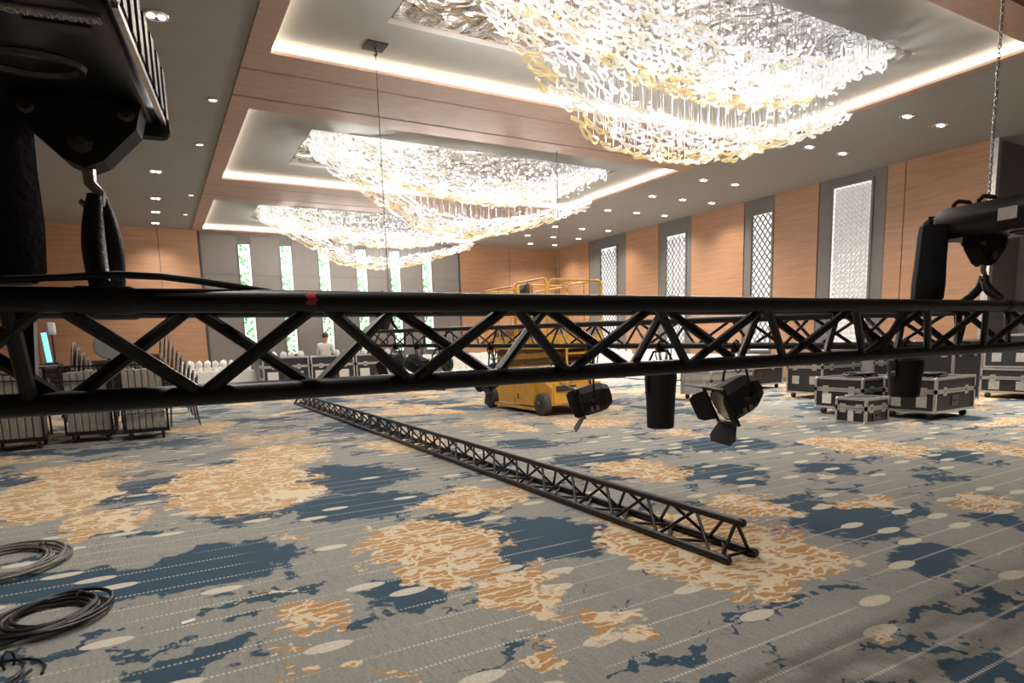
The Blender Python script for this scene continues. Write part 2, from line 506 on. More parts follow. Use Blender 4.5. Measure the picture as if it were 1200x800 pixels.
# veneered beams between the trays, each with two dark slots
k = 1
edges = [(YB, TRAYS[0][0])]+[(TRAYS[i][1], TRAYS[i+1][0]) for i in range(2)]+[(TRAYS[2][1], YW)]
for (a, b) in edges:
    s = MB()
    g = []
    if b-a > 1:
        lo = a if a > YB else b-2.18
        g = [lo+0.62, lo+1.68]
    ys = [a]+[v for q in g for v in (q-.035, q+.035)]+[b]
    for i in range(0, len(ys), 2):
        s.bbox((XL-.30, ys[i], Z0-.02), (XR+.16, ys[i+1], Z0+.22))
    s.bbox((XL-.30, a, Z0+.22), (XR+.16, b, Z0+.45))
    struct('trim_%d' % k, s, 'beam'); k += 1
for (x0, x1) in ((XL-.30, XL), (XR, XR+.16)):
    s = MB()
    for (a, b) in TRAYS:
        s.bbox((x0, a, Z0-.02), (x1, b, Z0+.45))
    struct('trim_%d' % k, s, 'beam'); k += 1

# far wall: grey panelled middle between wood
w = struct('wall_far', MB().bbox((XLW, YW, 0), (17.2, YW+.2, Z0+.5)), 'grey_frame')
for (x0, x1) in ((-6.0, -4.62), (-4.6, -3.02), (-3.0, -1.42), (-1.4, 0.40), (0.42, 1.55), (10.98, 13.25), (13.27, 15.58)):
    MB().bbox((x0, YW-.06, 0.12), (x1, YW+.02, Z0)).build('wood_panel', 'wall_wood', w)
GX = [2.95, 4.30, 5.60, 6.96, 8.26, 9.55]
gx = [1.62]+GX+[10.92]
for i in range(len(gx)-1):
    x0 = gx[i]+(.21 if i else 0.0)
    x1 = gx[i+1]-(.21 if i < len(gx)-2 else 0.0)
    for (z0, z1) in ((0.12, 1.55), (1.56, 3.85), (3.86, Z0-.12)):
        MB().bbox((x0, YW-.04, z0), (x1, YW+.02, z1)).build('grey_wall_panel', 'grey_panel', w)
MB().bbox((1.57, YW-.07, 0.0), (1.63, YW, Z0)).build('panel_edge_trim', 'dark_trim', w)
MB().bbox((10.91, YW-.07, 0.0), (10.97, YW, Z0)).build('panel_edge_trim', 'dark_trim', w)
struct('baseboard_far', MB().bbox((XLW, YW-.08, 0), (XW, YW-.0, 0.12)), 'grey_frame')
ORD = ['first', 'second', 'third', 'fourth', 'fifth', 'sixth', 'seventh', 'eighth', 'ninth', 'tenth']
for gi, x in enumerate(GX):
    t = thing('light_strip', 'tall backlit green-white glass strip, '+ORD[gi]+' from the wood panelling behind the panel carts', 'light strip', (x, YW-.05, 1.15), 0, 'backlit glass strips of the far wall')
    MB().bbox((-.19, -.015, 0), (.10, .015, 3.72)).build('glass_panel', 'green_white_glass', t)
    MB().bbox((.10, -.02, 0), (.17, .015, 3.72)).build('light_bar', 'window_edge', t)
    f = MB()
    f.bbox((-.21, -.02, -.02), (-.19, .05, 3.74)); f.bbox((.17, -.02, -.02), (.21, .05, 3.74)); f.bbox((-.19, -.02, 3.72), (.17, .05, 3.74)); f.bbox((-.19, -.02, -.02), (.17, .05, 0))
    f.build('frame', 'grey_frame', t)

# right wall: wood panels and grey bays with lattice windows
w = struct('wall_right', MB().bbox((XW+.10, 6.95, 0), (XW+.4, YW, Z0+.5)), 'grey_frame')
for (y0, y1) in ((21.08, 22.3), (22.32, 23.5), (17.02, 18.75), (13.34, 15.45), (10.92, 12.28), (8.72, 9.13), (7.0, 8.70)):
    MB().bbox((XW, y0, 0.12), (XW+.12, y1, Z0)).build('wood_panel', 'wall_wood', w)
struct('baseboard_right', MB().bbox((XW-.02, 6.95, 0), (XW+.1, YW, 0.12)), 'grey_frame')
bays = [((18.78, 21.05), (19.32, 20.32), 4.85), ((15.47, 17.0), (15.73, 16.65), 4.76), ((12.3, 13.32), (12.36, 13.06), 4.80), ((9.15, 10.9), (9.51, 10.54), 5.02)]
for i, ((b0, b1), (y0, y1), zt) in enumerate(bays):
    zb = 0.9
    f = MB()
    f.bbox((XW+.02, b0, 0.12), (XW+.10, y0-.06, Z0)); f.bbox((XW+.02, y1+.06, 0.12), (XW+.10, b1, Z0))
    f.bbox((XW+.02, y0-.06, zt+.06), (XW+.10, y1+.06, Z0)); f.bbox((XW+.02, y0-.06, 0.12), (XW+.10, y1+.06, zb-.06))
    o = struct('window_%d' % (i+1), f, 'grey_frame')
    fr = MB()
    for (p, q) in (((y0-.06, zb-.06), (y0, zt+.06)), ((y1, zb-.06), (y1+.06, zt+.06)), ((y0, zt), (y1, zt+.06)), ((y0, zb-.06), (y1, zb))):
        fr.bbox((XW-.005, p[0], p[1]), (XW+.09, q[0], q[1]))
    fr.build('window_frame', 'grey_frame', o)
    MB().bbox((XW+.075, y0, zb), (XW+.095, y1, zt)).build('window_pane', 'window_dim' if i == 3 else 'window_glow', o)
    la = MB()
    cyc, czc = (y0+y1)/2, (zb+zt)/2
    xl = XW+.045
    if i == 3:
        # rows of small rings with lit borders
        s = 0.128
        nz, ny = int((zt-zb)/s), 8
        for a in range(nz):
            for b_ in range(ny):
                if 2 <= b_ <= 5 and a < nz-3 and random.random() < 0.0: continue
                cy_, cz_ = y0+(b_+.5)*(y1-y0)/ny, zb+(a+.5)*(zt-zb)/nz
                la.tube([(xl, cy_+.055*math.cos(t*PI/3), cz_+.055*math.sin(t*PI/3)) for t in range(6)], .009, 3, closed=True)
        la.build('ring_screen', 'alu', o)
        ed = MB()
        for b_ in (y0+.012, y1-.035):
            ed.bbox((XW+.055, b_, zb), (XW+.075, b_+.023, zt))
        ed.bbox((XW+.055, y0+.04, zt-.03), (XW+.075, y1-.04, zt-.005))
        ed.build('edge_light', 'window_edge', o)
    else:
        # wavy crossing bars
        H_, W_ = zt-zb, y1-y0
        step_ = 0.24
        nb = int((H_+W_)/step_)+2
        for sgn in (-1, 1):
            for q in range(-1, nb+6):
                pts = []
                for j in range(0, 9):
                    y = y0+W_*j/8
                    z = zb+q*step_+sgn*1.35*(y-cyc)+.02*math.sin(j*PI)-0.2
                    if zb+.01 <= z <= zt-.01: pts.append((xl+(0.008 if sgn > 0 else 0), y, z))
                if len(pts) > 1: la.tube(pts, .019, 4)
        if i == 1:
            for b_ in (.33, .66): la.tube([(xl, y0+W_*b_, zb), (xl, y0+W_*b_, zt)], .012, 4)
        la.build('lattice_screen', 'grey_frame', o)
# the alcove past the end of the right wall
struct('wall_alcove', MB().bbox((17.0, YB, 0), (17.2, 6.95, Z0+.5)).bbox((XW+.1, 6.93, 0), (17.2, 7.0, Z0+.5)), 'grey_panel')
struct('trim_%d' % k, MB().bbox((XW, 6.86, 0), (XW+.14, 7.0, Z0)), 'alu')
struct('wall_left', MB().bbox((XLW-.2, YB, 0), (XLW, YW, Z0+.5)), 'wall_wood')
struct('wall_back', MB().bbox((XLW, YB-.2, 0), (17.2, YB, Z0+.5)), 'grey_panel')

# ------------------------------------------------------------------ downlights
def spot(parent, loc, watts, name='downlight_beam'):
    ld = bpy.data.lights.get('downlight_beam_%d' % int(watts))
    if ld is None:
        ld = bpy.data.lights.new('downlight_beam_%d' % int(watts), 'SPOT')
        ld.energy = watts; ld.spot_size = math.radians(125); ld.spot_blend = 1.0
        ld.shadow_soft_size = 0.11; ld.color = (1.0, 0.94, 0.86)
    o = bpy.data.objects.new(name, ld)
    COL.objects.link(o); o.parent = parent; o.location = loc
    return o
ringm = MB()
ringm.tube([(.125*math.cos(2*PI*i/16), .125*math.sin(2*PI*i/16), -.004) for i in range(16)], .014, 6, closed=True)
RING = ringm.mesh('trim_ring', 'alu', True)
PLATE = MB().lathe([(.12, 0.0), (.12, -.006)], 16).mesh('baffle', 'grey_frame')
BULB = MB().lathe([(.0, -.028), (.035, -.02), (.046, -.004), (.046, .004)], 10).mesh('bulb', 'lamp_lens', True)
SMALL = MB().lathe([(.0, -.012), (.05, -.010), (.06, 0)], 12).mesh('lens', 'lamp_dim', True)
def downlight(x, y, label, group, watts, beam='downlight_beam'):
    t = thing('recessed_downlight', label, 'downlight', (x, y, Z0), 0, group)
    inst('trim_ring', RING, t); inst('baffle', PLATE, t)
    inst('bulb', BULB, t, (-.055, 0, -.008)); inst('bulb', BULB, t, (.055, 0, -.008))
    if watts: spot(t, (0, 0, -.07), watts, beam)
YS = [6.97, 8.96, 11.91, 13.79, 15.77, 18.68, 20.53, 22.2]
for y in YS:
    for x in (12.42, 13.56, 14.72):
        if x < 12.5 and y > 22: continue
        if x > 14 and y < 13: continue
        downlight(x, y, 'twin-bulb recessed downlight in the soffit beside the right wall', 'downlights of the right soffit', DOWNLIGHT_W)
for y in (8.9, 16.2, 18.96, 20.76, 22.5):
    downlight(0.38, y, 'twin-bulb recessed downlight in the soffit over the panel carts', 'downlights of the left soffit', DOWNLIGHT_W)
# the same two rows go on overhead and behind, past the edge of the picture
for i, y in enumerate((5.4, 2.2)):
    downlight(0.38, y, 'twin-bulb recessed downlight in the soffit over the panel carts', 'downlights of the left soffit', DOWNLIGHT_W, 'soffit_downlight_left_%d_offscreen' % (i+1))
for i, (x, y) in enumerate(((12.42, 4.02), (13.56, 4.02), (12.42, 2.1), (13.56, 2.1), (12.42, 0.2), (13.56, 0.2))):
    downlight(x, y, 'twin-bulb recessed downlight in the soffit beside the right wall', 'downlights of the right soffit', DOWNLIGHT_W, 'soffit_downlight_right_%d_offscreen' % (i+1))
for (x, y) in ((1.16, 11.37), (1.11, 13.84), (1.16, 18.28), (1.13, 20.86)):
    t = thing('ceiling_spot', 'small round ceiling lamp beside the tray edge', 'ceiling lamp', (x, y, Z0), 0, 'small ceiling lamps beside the trays')
    inst('trim_ring', RING, t, scale=(.55, .55, 1)); inst('lens', SMALL, t, (0, 0, -.002))

# ------------------------------------------------------------------ chandeliers
def interp(tab, x):
    if x <= tab[0][0]: return tab[0][1]
    for (a, b) in zip(tab, tab[1:]):
        if x <= b[0]:
            t = (x-a[0])/(b[0]-a[0]); t = t*t*(3-2*t)*.4+t*.6
            return a[1]+(b[1]-a[1])*t
    return tab[-1][1]
LOW = [(3.0, 5.22), (3.8, 4.92), (4.8, 4.60), (5.5, 4.20), (6.2, 4.07), (7.0, 4.05), (8.2, 4.24), (9.0, 4.48), (10.2, 4.85)]
UPP = [(3.0, 5.36), (3.8, 5.12), (4.75, 4.86), (5.5, 4.68), (6.5, 4.60), (7.5, 4.60), (8.3, 4.70), (9.0, 4.92), (9.8, 5.32)]
def loop_mesh(m, seed):
    rnd = random.Random(seed)
    pts = []
    n = 9
    a = .100+.02*rnd.random()
    bb = .026+.009*rnd.random()
    for i in range(n):
        t = 2*PI*i/n
        fat = 1.0+.45*math.cos(t)
        pts.append((a*math.cos(t), bb*fat*math.sin(t), .02*math.cos(t*2+seed)))
    return MB().tube(pts, .0185, 3, closed=True)
LOOPS = {}
for m in ('glass_white', 'glass_amber', 'glass_cream'):
    LOOPS[m] = [loop_mesh(m, s) for s in range(3)]
LOOPME = {m: [l.mesh('glass_loop', m, True) for l in LOOPS[m]] for m in LOOPS}

def chandelier(yc, label, n_parts, rows, seed):
    rnd = random.Random(seed)
    root = thing('chandelier', label, 'chandelier', (0, yc, 0))
    # crinkled mirror plate
    pl = MB()
    nx, ny = 46, 16
    vs = []
    for j in range(ny+1):
        for i in range(nx+1):
            z = ZT+.05+(.05*(rnd.random()-.5) if 0 < i < nx and 0 < j < ny else 0)
            vs.append((3.0+7.15*i/nx, -1.23+2.46*j/ny, z))
    fs = [(j*(nx+1)+i, (j+1)*(nx+1)+i, (j+1)*(nx+1)+i+1, j*(nx+1)+i+1) for j in range(ny) for i in range(nx)]
    pl.add(vs, fs)
    pl.build('mirror_plate', 'crinkled_mirror', root, True)
    items = []
    for layer, tab in (('low', LOW), ('up', UPP)):
        x0, x1 = (3.05, 10.2) if layer == 'low' else (3.05, 9.75)
        nc = 42 if layer == 'low' else 38
        nr_ = rows if layer == 'up' else 6
        for r_ in range(nr_):
            v = r_/(nr_-1)
            for i in range(nc):
                u = (i+.5*(r_ % 2)+.35*(rnd.random()-.5))/nc
                x = x0+(x1-x0)*u
                if layer == 'low':
                    y0 = interp([(0, -1.2), (.1, -1.0), (.25, -.45), (.35, -.34)], u)
                    y1 = interp([(0, -.8), (.1, -.27), (.25, .28), (.35, .36), (.75, .36), (1.0, .06)], u)
                    y = y0+(y1-y0)*v
                    z = interp(tab, x)-.13*v+.13*(1-v)*(1-max(0, (u-.75)/.25))
                else:
                    y0 = -1.20+.25*max(0, (u-.7)/.3)
                    y1 = -0.32-.35*max(0, (u-.8)/.2)-.35*max(0, (.15-u)/.15)
                    y = y0+(y1-y0)*v
                    z = interp(tab, x)+.26*(1-v)**1.5-.04*v
                z = min(z+.05*(rnd.random()-.5), 5.42)
                y += .06*(rnd.random()-.5)
                sl = (interp(tab, x+.1)-interp(tab, x-.1))/.2
                amb = v > .74 and .12 < u < .88
                m = 'glass_amber' if amb and rnd.random() < .55 else ('glass_cream' if rnd.random() < (.75 if v > .5 else .28) else 'glass_white')
                q = Quaternion((0, 0, 1), rnd.gauss(0, .26)) @ Quaternion((0, 1, 0), -math.atan(sl)+rnd.gauss(0, .15)) @ Quaternion((1, 0, 0), rnd.uniform(-.8, .8))
                items.append((x, y, z, m, q, rnd.randrange(3)))
    # white loops climbing to the plate at the left end and over the right shoulder
    for i in range(70):
        x = 3.05+.5*rnd.random()**1.4; y = rnd.uniform(-1.2, -.75); z = rnd.uniform(4.98, 5.45)
        items.append((x, y, z, 'glass_white', Quaternion((0, 1, 0), rnd.gauss(1.2, .5)) @ Quaternion((1, 0, 0), rnd.uniform(-1.5, 1.5)), rnd.randrange(3)))
    for i in range(260):
        x = 10.0-3.2*rnd.random()**1.5; y = rnd.uniform(-1.15, -.2); z = interp(UPP, x)+rnd.uniform(-.05, .42)
        items.append((x, y, min(z, 5.45), 'glass_white', Quaternion((0, 0, 1), rnd.gauss(.6, .4)) @ Quaternion((0, 1, 0), rnd.gauss(-.7, .4)), rnd.randrange(3)))
    items.sort(key=lambda t: (t[0]**2+(t[1]+yc)**2+(t[2]-1.35)**2))
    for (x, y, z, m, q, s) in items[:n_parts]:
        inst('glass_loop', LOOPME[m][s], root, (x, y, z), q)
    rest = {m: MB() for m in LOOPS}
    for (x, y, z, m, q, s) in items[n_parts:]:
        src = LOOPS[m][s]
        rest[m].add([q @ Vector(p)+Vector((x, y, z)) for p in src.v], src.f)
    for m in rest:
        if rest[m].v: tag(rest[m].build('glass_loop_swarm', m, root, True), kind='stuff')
    wires, beads = MB(), MB()
    for (x, y, z, m, q, s) in items:
        wires.tube([(x, y, z+.02), (x, y, ZT+.05)], .0032, 3, cap=False)
        if rnd.random() < .5 and z < 5.2:
            zb = rnd.uniform(max(z+.1, 4.85), 5.40)
            beads.add([Vector((x, y, zb))+Vector(d)*.017 for d in ((1, 0, 0), (-1, 0, 0), (0, 1, 0), (0, -1, 0), (0, 0, 1), (0, 0, -1))],
                      [(0, 2, 4), (2, 1, 4), (1, 3, 4), (3, 0, 4), (2, 0, 5), (1, 2, 5), (3, 1, 5), (0, 3, 5)])
    # bare wires with beads behind the right shoulder and along the back
    for i in range(260):
        x = rnd.uniform(3.4, 10.1); y = rnd.uniform(-.1, 1.1)
        if x < 5.2: continue
        zlow = interp(LOW, x) if y < .4 else 4.95+.3*rnd.random()
        wires.tube([(x, y, zlow), (x, y, ZT+.05)], .0032, 3, cap=False)
        zb = rnd.uniform(max(zlow, 4.8), 5.42)
        beads.add([Vector((x, y, zb))+Vector(d)*.02 for d in ((1, 0, 0), (-1, 0, 0), (0, 1, 0), (0, -1, 0), (0, 0, 1), (0, 0, -1))],
                  [(0, 2, 4), (2, 1, 4), (1, 3, 4), (3, 0, 4), (2, 0, 5), (1, 2, 5), (3, 1, 5), (0, 3, 5)])
    tag(wires.build('suspension_wires', 'wire', root), kind='stuff')
    tag(beads.build('light_beads', 'led', root), kind='stuff')
    ld = bpy.data.lights.get('chandelier_lamp')
    if ld is None:
        ld = bpy.data.lights.new('chandelier_lamp', 'POINT')
        ld.energy = CHANDELIER_W; ld.shadow_soft_size = .035; ld.color = (1.0, 0.955, 0.90)
    for i in range(7):
        x = 3.9+i*.92
        for y in (-.7, .25):
            o = bpy.data.objects.new('lamp', ld); COL.objects.link(o); o.parent = root
            o.location = (x, y, interp(LOW if y > 0 else UPP, x)-.02)
def tray_mid(i): return (TRAYS[i][0]+TRAYS[i][1])/2
chandelier(tray_mid(0), 'large glass-loop chandelier above the black triangular truss lying on the carpet', 300, 10, 3)
chandelier(tray_mid(1), 'middle glass-loop chandelier hanging between the other two', 300, 9, 5)
chandelier(tray_mid(2), 'glass-loop chandelier hanging closest to the grey far wall', 300, 9, 9)


# ------------------------------------------------------------------ trusses
def tri_truss(name, label, A, B, apex_up, pitch, phase, r_ch=.025, side=.239, couplers=True, r_br=.0115, joints=()):
    """three chords braced in zigzag; A, B: middle of the pair of chords at each end"""
    A, B = Vector(A), Vector(B)
    ex = (B-A).normalized()
    ey = Vector((0, 0, 1)).cross(ex).normalized()
    ez = ex.cross(ey)
    root = thing(name, label, 'truss', A)
    root.rotation_mode = 'QUATERNION'
    root.rotation_quaternion = Matrix((ex, ey, ez)).transposed().to_quaternion()
    Lg = (B-A).length
    h = side*math.sqrt(3)/2*(1 if apex_up else -1)
    tops = [Vector((0, -side/2, 0)), Vector((0, side/2, 0)), Vector((0, 0, h))]
    ch = MB().tube([(0, 0, 0), (Lg, 0, 0)], r_ch, 16).mesh('chord', 'black_truss', True)
    cp = MB().tube([(-.012, 0, 0), (.0, 0, 0), (.035, 0, 0)], [r_ch*.8, r_ch*1.12, r_ch*1.12], 14).mesh('coupler', 'black_paint', True)
    for p in tops:
        inst('chord', ch, root, p)
        if couplers:
            inst('coupler', cp, root, p)
            inst('coupler', cp, root, p+Vector((Lg, 0, 0)), Quaternion((0, 0, 1), PI))
    br = {}
    def brace(a, b):
        mid, l, q = bar_between(a, b)
        key = round(l, 3)
        if key not in br:
            br[key] = MB().tube([(0, 0, -l/2), (0, 0, l/2)], r_br, 8).mesh('brace', 'black_truss', True)
        inst('brace', br[key], root, mid, q)
    # faces: (front chord, apex), (back chord, apex) half a pitch apart, and the flat face
    for (i, j, ph) in ((0, 2, phase), (1, 2, phase+pitch/2), (0, 1, phase+pitch*.25)):
        t = ph % (pitch)
        t -= pitch
        while t < Lg:
            for (ta, tb) in ((t, t+pitch/2), (t+pitch, t+pitch/2)):
                if min(ta, tb) >= 0.01 and max(ta, tb) <= Lg-.01:
                    brace(tops[i]+Vector((ta, 0, 0)), tops[j]+Vector((tb, 0, 0)))
            t += pitch
    # end frames
    if couplers:
        for x in (.05, Lg-.05, *joints):
            for (i, j) in ((0, 2), (1, 2), (0, 1)):
                brace(tops[i]+Vector((x, 0, 0)), tops[j]+Vector((x, 0, 0)))
    return root
near = tri_truss('hoisted_truss', 'long black triangular truss hung from chain hoists, pink tape on its top tube',
                 (-2.0, 1.628, 1.4553), (6.6, 1.628, 1.4553), False, .515, 2.345, r_br=.0155, joints=(1.765, 4.78, 7.78))
tp = MB()
n = 7
vs = []
for k_ in range(n):
    a = math.radians(38+k_*12)
    for dx, in ((-.010,), (.012,)):
        sh = .004*math.sin(k_*2.1)
        vs.append((2.32+dx+sh, -.1195-.0262*math.sin(a), .0262*math.cos(a)))
tp.add(vs, [(2*i, 2*i+1, 2*i+3, 2*i+2) for i in range(n-1)])
tp.build('tape_mark', 'pink_tape', near)

tri_truss('floor_truss', 'long black triangular truss lying on the carpet with its ridge tube up', (2.97, 15.9, .027), (2.97, 2.50, .027), True, .47, .1)
T2A, T2B = Vector((4.26, 1.95, 1.455)), Vector((2.90, 9.45, 1.56))
tri_truss('cross_truss', 'black triangular truss carrying the stage lamps behind the hoisted one', T2A, T2B, False, .5, .15)
def on_t2(y):
    t = (y-T2A.y)/(T2B.y-T2A.y)
    p = T2A.lerp(T2B, t)
    return Vector((p.x, p.y, p.z-.207))

# sling and hoists
def chain_mesh(z0, z1, size=.036, r=.0045):
    m = MB()
    z = z0
    k_ = 0
    while z < z1:
        pts = []
        for i in range(6):
            a = 2*PI*i/6
            u_, v_ = size*.3*math.cos(a), (size*.62)*math.sin(a)
            pts.append((u_ if k_ % 2 else 0, 0 if k_ % 2 else u_, z+v_))
        m.tube(pts, r, 3, closed=True)
        z += size*.86
        k_ += 1
    return m
def text_mesh(body, size):
    cu = bpy.data.curves.new('lettering', 'FONT')
    cu.body = body; cu.size = size; cu.extrude = .0015; cu.align_x = 'CENTER'; cu.align_y = 'CENTER'
    o = bpy.data.objects.new('lettering', cu)
    COL.objects.link(o)
    dg = bpy.context.evaluated_depsgraph_get()
    me = bpy.data.meshes.new_from_object(o.evaluated_get(dg))
    bpy.data.objects.remove(o)
    me.materials.clear(); me.materials.append(MATS['label_white'])
    return me
def hoist(loc, label, chain_top, rz=math.radians(-7.5), low=-.225):
    """loc: hook point. body above it, long axis along local y"""
    t = thing('chain_hoist', label, 'hoist', loc, rz)
    b = MB().rbox((-.03, -.16, .20), (.34, .62, .15), .03)
    b.build('housing', 'black_paint', t, True)
    MB().rbox((-.03, .19, .20), (.27, .09, .12), .03).build('end_cover', 'black_matte', t, True)
    MB().tube([(-.19, -.474, .135), (.115, -.474, .135), (.137, -.465, .137), (.143, -.44, .14)], .006, 6).build('edge_strip', 'alu', t, True)
    MB().lathe([(.012, .0), (.012, .008), (.006, .011)], 8, M=Matrix.Rotation(PI/2, 3, 'X'), c=(-.03, -.47, .137)).build('screw', 'steel', t)
    MB().bbox((-.19, -.415, .1215), (.115, -.395, .1255)).build('brand_strip', 'label_grey', t)
    tx = inst('brand_lettering', text_mesh('CHAINMASTER', .022), t, (.052, -.405, .120), scale=(.82, 1.15, 1))
    tx.rotation_mode = 'XYZ'; tx.rotation_euler = (PI, 0, 0)
    for (x, y, w_, l_) in ((-.12, -.36, .09, .035), (.05, -.36, .09, .03), (.04, -.02, .07, .02)):
        MB().bbox((x-w_/2, y-l_/2, .122), (x+w_/2, y+l_/2, .1255)).build('rating_plate', 'lift_dark', t)
    MB().tube([(-.03+.075*math.cos(a*PI/8), -.2+.05*math.sin(a*PI/8), .124) for a in range(16)], .009, 6, closed=True).build('chain_guide_ring', 'dark_steel', t, True)
    for i in range(7):
        MB().bbox((.14, -.40+i*.085, .15), (.146, -.36+i*.085, .26)).build('cooling_fin', 'dark_steel', t)
    MB().bbox((.135, -.44, .128), (.144, .12, .140)).build('side_rail', 'steel', t)
    MB().bbox((-.2025, -.25, .17), (-.199, -.17, .225)).build('rating_label', 'label_white', t)
    MB().rbox((.09, .12, .13), (.12, .05, .05), .012).build('limit_switch_box', 'black_matte', t, True)
    # triangular hook block
    MB().prism([(-.115, .13), (-.10, .075), (-.035, .008), (.0, -.008), (.035, .008), (.10, .075), (.115, .13)], .075, M=Matrix.Rotation(PI/2, 3, 'X')).build('hook_block', 'black_matte', t)
    for (x, z) in ((-.085, .10), (.085, .10), (0, .04)):
        MB().lathe([(.016 if z > .05 else .024, 0), (.016 if z > .05 else .024, .012), (.009, .016)], 8, M=Matrix.Rotation(PI/2, 3, 'X'), c=(x, -.037, z)).build('bolt', 'dark_steel', t)
    MB().tube([(0, 0, .01), (0, 0, -.03), (.016, 0, -.05), (.014, 0, -.072), (-.006, 0, -.082), (-.022, 0, -.066)], [.014, .012, .011, .011, .010, .006], 8).build('hook', 'steel', t, True)
    for i, y in enumerate((-.02, .10)):
        MB().tube([(-.10, y, .27), (-.10, y, .30), (-.07, y, .32), (.01, y, .32), (.04, y, .30), (.04, y, .27)], .011, 6).build('handle', 'black_paint', t, True)
    if chain_top:
        tag(chain_mesh(.27, chain_top-loc[2], .024, .003).build('load_chain', 'dark_steel', t), kind='stuff')
    # chain bag
    pts = []
    bg = MB()
    for (z, sx, sy) in ((.20, .060, .055), (.15, .064, .060), (.02, .066, .062), (low*.45, .072, .066), (low+.025, .070, .064), (low, .055, .05)):
        for k_ in range(12):
            a = 2*PI*k_/12
            q = .8+.2*abs(math.cos(2*a))
            pts.append((-.195+sx*q*1.25*math.cos(a)-.05*(.2-z), .13+sy*q*1.2*math.sin(a), z))
    fs = [tuple(range(11, -1, -1)), tuple(60+k_ for k_ in range(12))]
    for i in range(5):
        for k_ in range(12):
            l = (k_+1) % 12
            fs.append((i*12+k_, (i+1)*12+k_, (i+1)*12+l, i*12+l))
    bg.add(pts, fs)
    bg.build('chain_bag', 'black_cloth', t, True)
    return t
def sling(loc, label, z_low, y_in, rz=0.0):
    """black round sling: two bellying legs from the hook down round the top tubes"""
    t = thing('lifting_sling', label, 'sling', loc, rz)
    for s in (-1, 1):
        pts, rr = [], []
        for i in range(9):
            u_ = i/8
            pts.append((s*.019*math.sin(PI*min(1, u_*.62+.14))-.004*s, s*(.01+.08*u_**2.4), -.055+(z_low+.055)*u_))
            rr.append(.010+.013*math.sin(PI*min(1, u_*.62+.10)))
        MB().tube(pts, rr, 10).build('sling_leg', 'black_strap', t, True)
    for s in (-1, 1):
        ring = []
        for i in range(12):
            a = 2*PI*i/12
            ring.append((0, s*.1195+.032*math.cos(a), z_low-.028+.032*math.sin(a)))
        # broad wrap on the tube
        m = MB()
        vs = []
        for x in (-.052, -.046, .044, .050):
            for i in range(14):
                a = 2*PI*i/14
                r_ = .0285 if abs(x) < .047 else .026
                vs.append((x, s*.1195+r_*math.cos(a), z_low-.035+r_*math.sin(a)))
        fs = [(j*14+i, j*14+(i+1) % 14, (j+1)*14+(i+1) % 14, (j+1)*14+i) for j in range(3) for i in range(14)]
        m.add(vs, fs).build('tube_wrap', 'black_strap', t, True)
    return t
HZ = 1.735
hoist((-.085, 1.628, HZ), 'black chain hoist with brand strip and chain bag, above the truss by the panel carts', 5.25)
sling((-.075, 1.628, HZ), 'black round sling between hoist hook and truss on the panel cart side', 1.49-HZ, 0)
hoist((3.64, 1.628, 1.665), 'black chain hoist and chain bag before the wide wooden wall panel', 5.24, low=-.182)
sling((3.65, 1.628, 1.665), 'black round sling between hoist hook and truss before the wooden wall panel', 1.49-1.665, 0)
h3 = hoist((3.0, 8.85, 1.80), 'small distant chain hoist above the far end of the lamp truss', 5.36, math.radians(80))
sling((3.009, 8.85, 1.80), 'black round sling at the far end of the lamp truss', 1.5867-1.80, 0, math.atan2(T2B.y-T2A.y, T2B.x-T2A.x))
t = thing('ceiling_anchor', 'square black anchor plate with hook in the tray ceiling', 'anchor plate', (3.0, 8.85, ZT))
MB().bbox((-.14, -.14, -.02), (.14, .14, 0)).build('plate', 'black_matte', t)
MB().tube([(0, 0, -.02), (0, 0, -.08), (.02, 0, -.11), (0, 0, -.14), (-.02, 0, -.11)], .012, 6).build('hook', 'black_paint', t, True)
t = thing('hanging_chain', 'single chain dropping from the ceiling beam beside the yellow lift', 'chain', (7.62, 11.35, 1.0))
tag(chain_mesh(.1, 4.25, .03, .004).build('chain_links', 'dark_steel', t), kind='stuff')
MB().tube([(0, 0, .1), (0, 0, .02), (.03, 0, -.02), (.02, 0, -.06), (-.03, 0, -.06)], .012, 6).build('hook', 'dark_steel', t, True)

# flat power cable lying along the top of the hoisted truss
t = thing('truss_cable', 'flat black cable draped along the top tube over the sling', 'cable', (0, 1.50, 1.48))
for k_, dy in enumerate((0, .018)):
    pts = [(-.9, dy, .006), (-.45, dy, .008), (-.24, dy, .010+.004*k_), (-.12, dy, .020), (-.05, dy, .026), (.03, dy, .024), (.10, dy, .016), (.17, dy+.004, .006), (.24, dy+.03, -.002)]
    MB().tube(pts, .0065, 8).build('cable_run', 'cable_black', t, True)

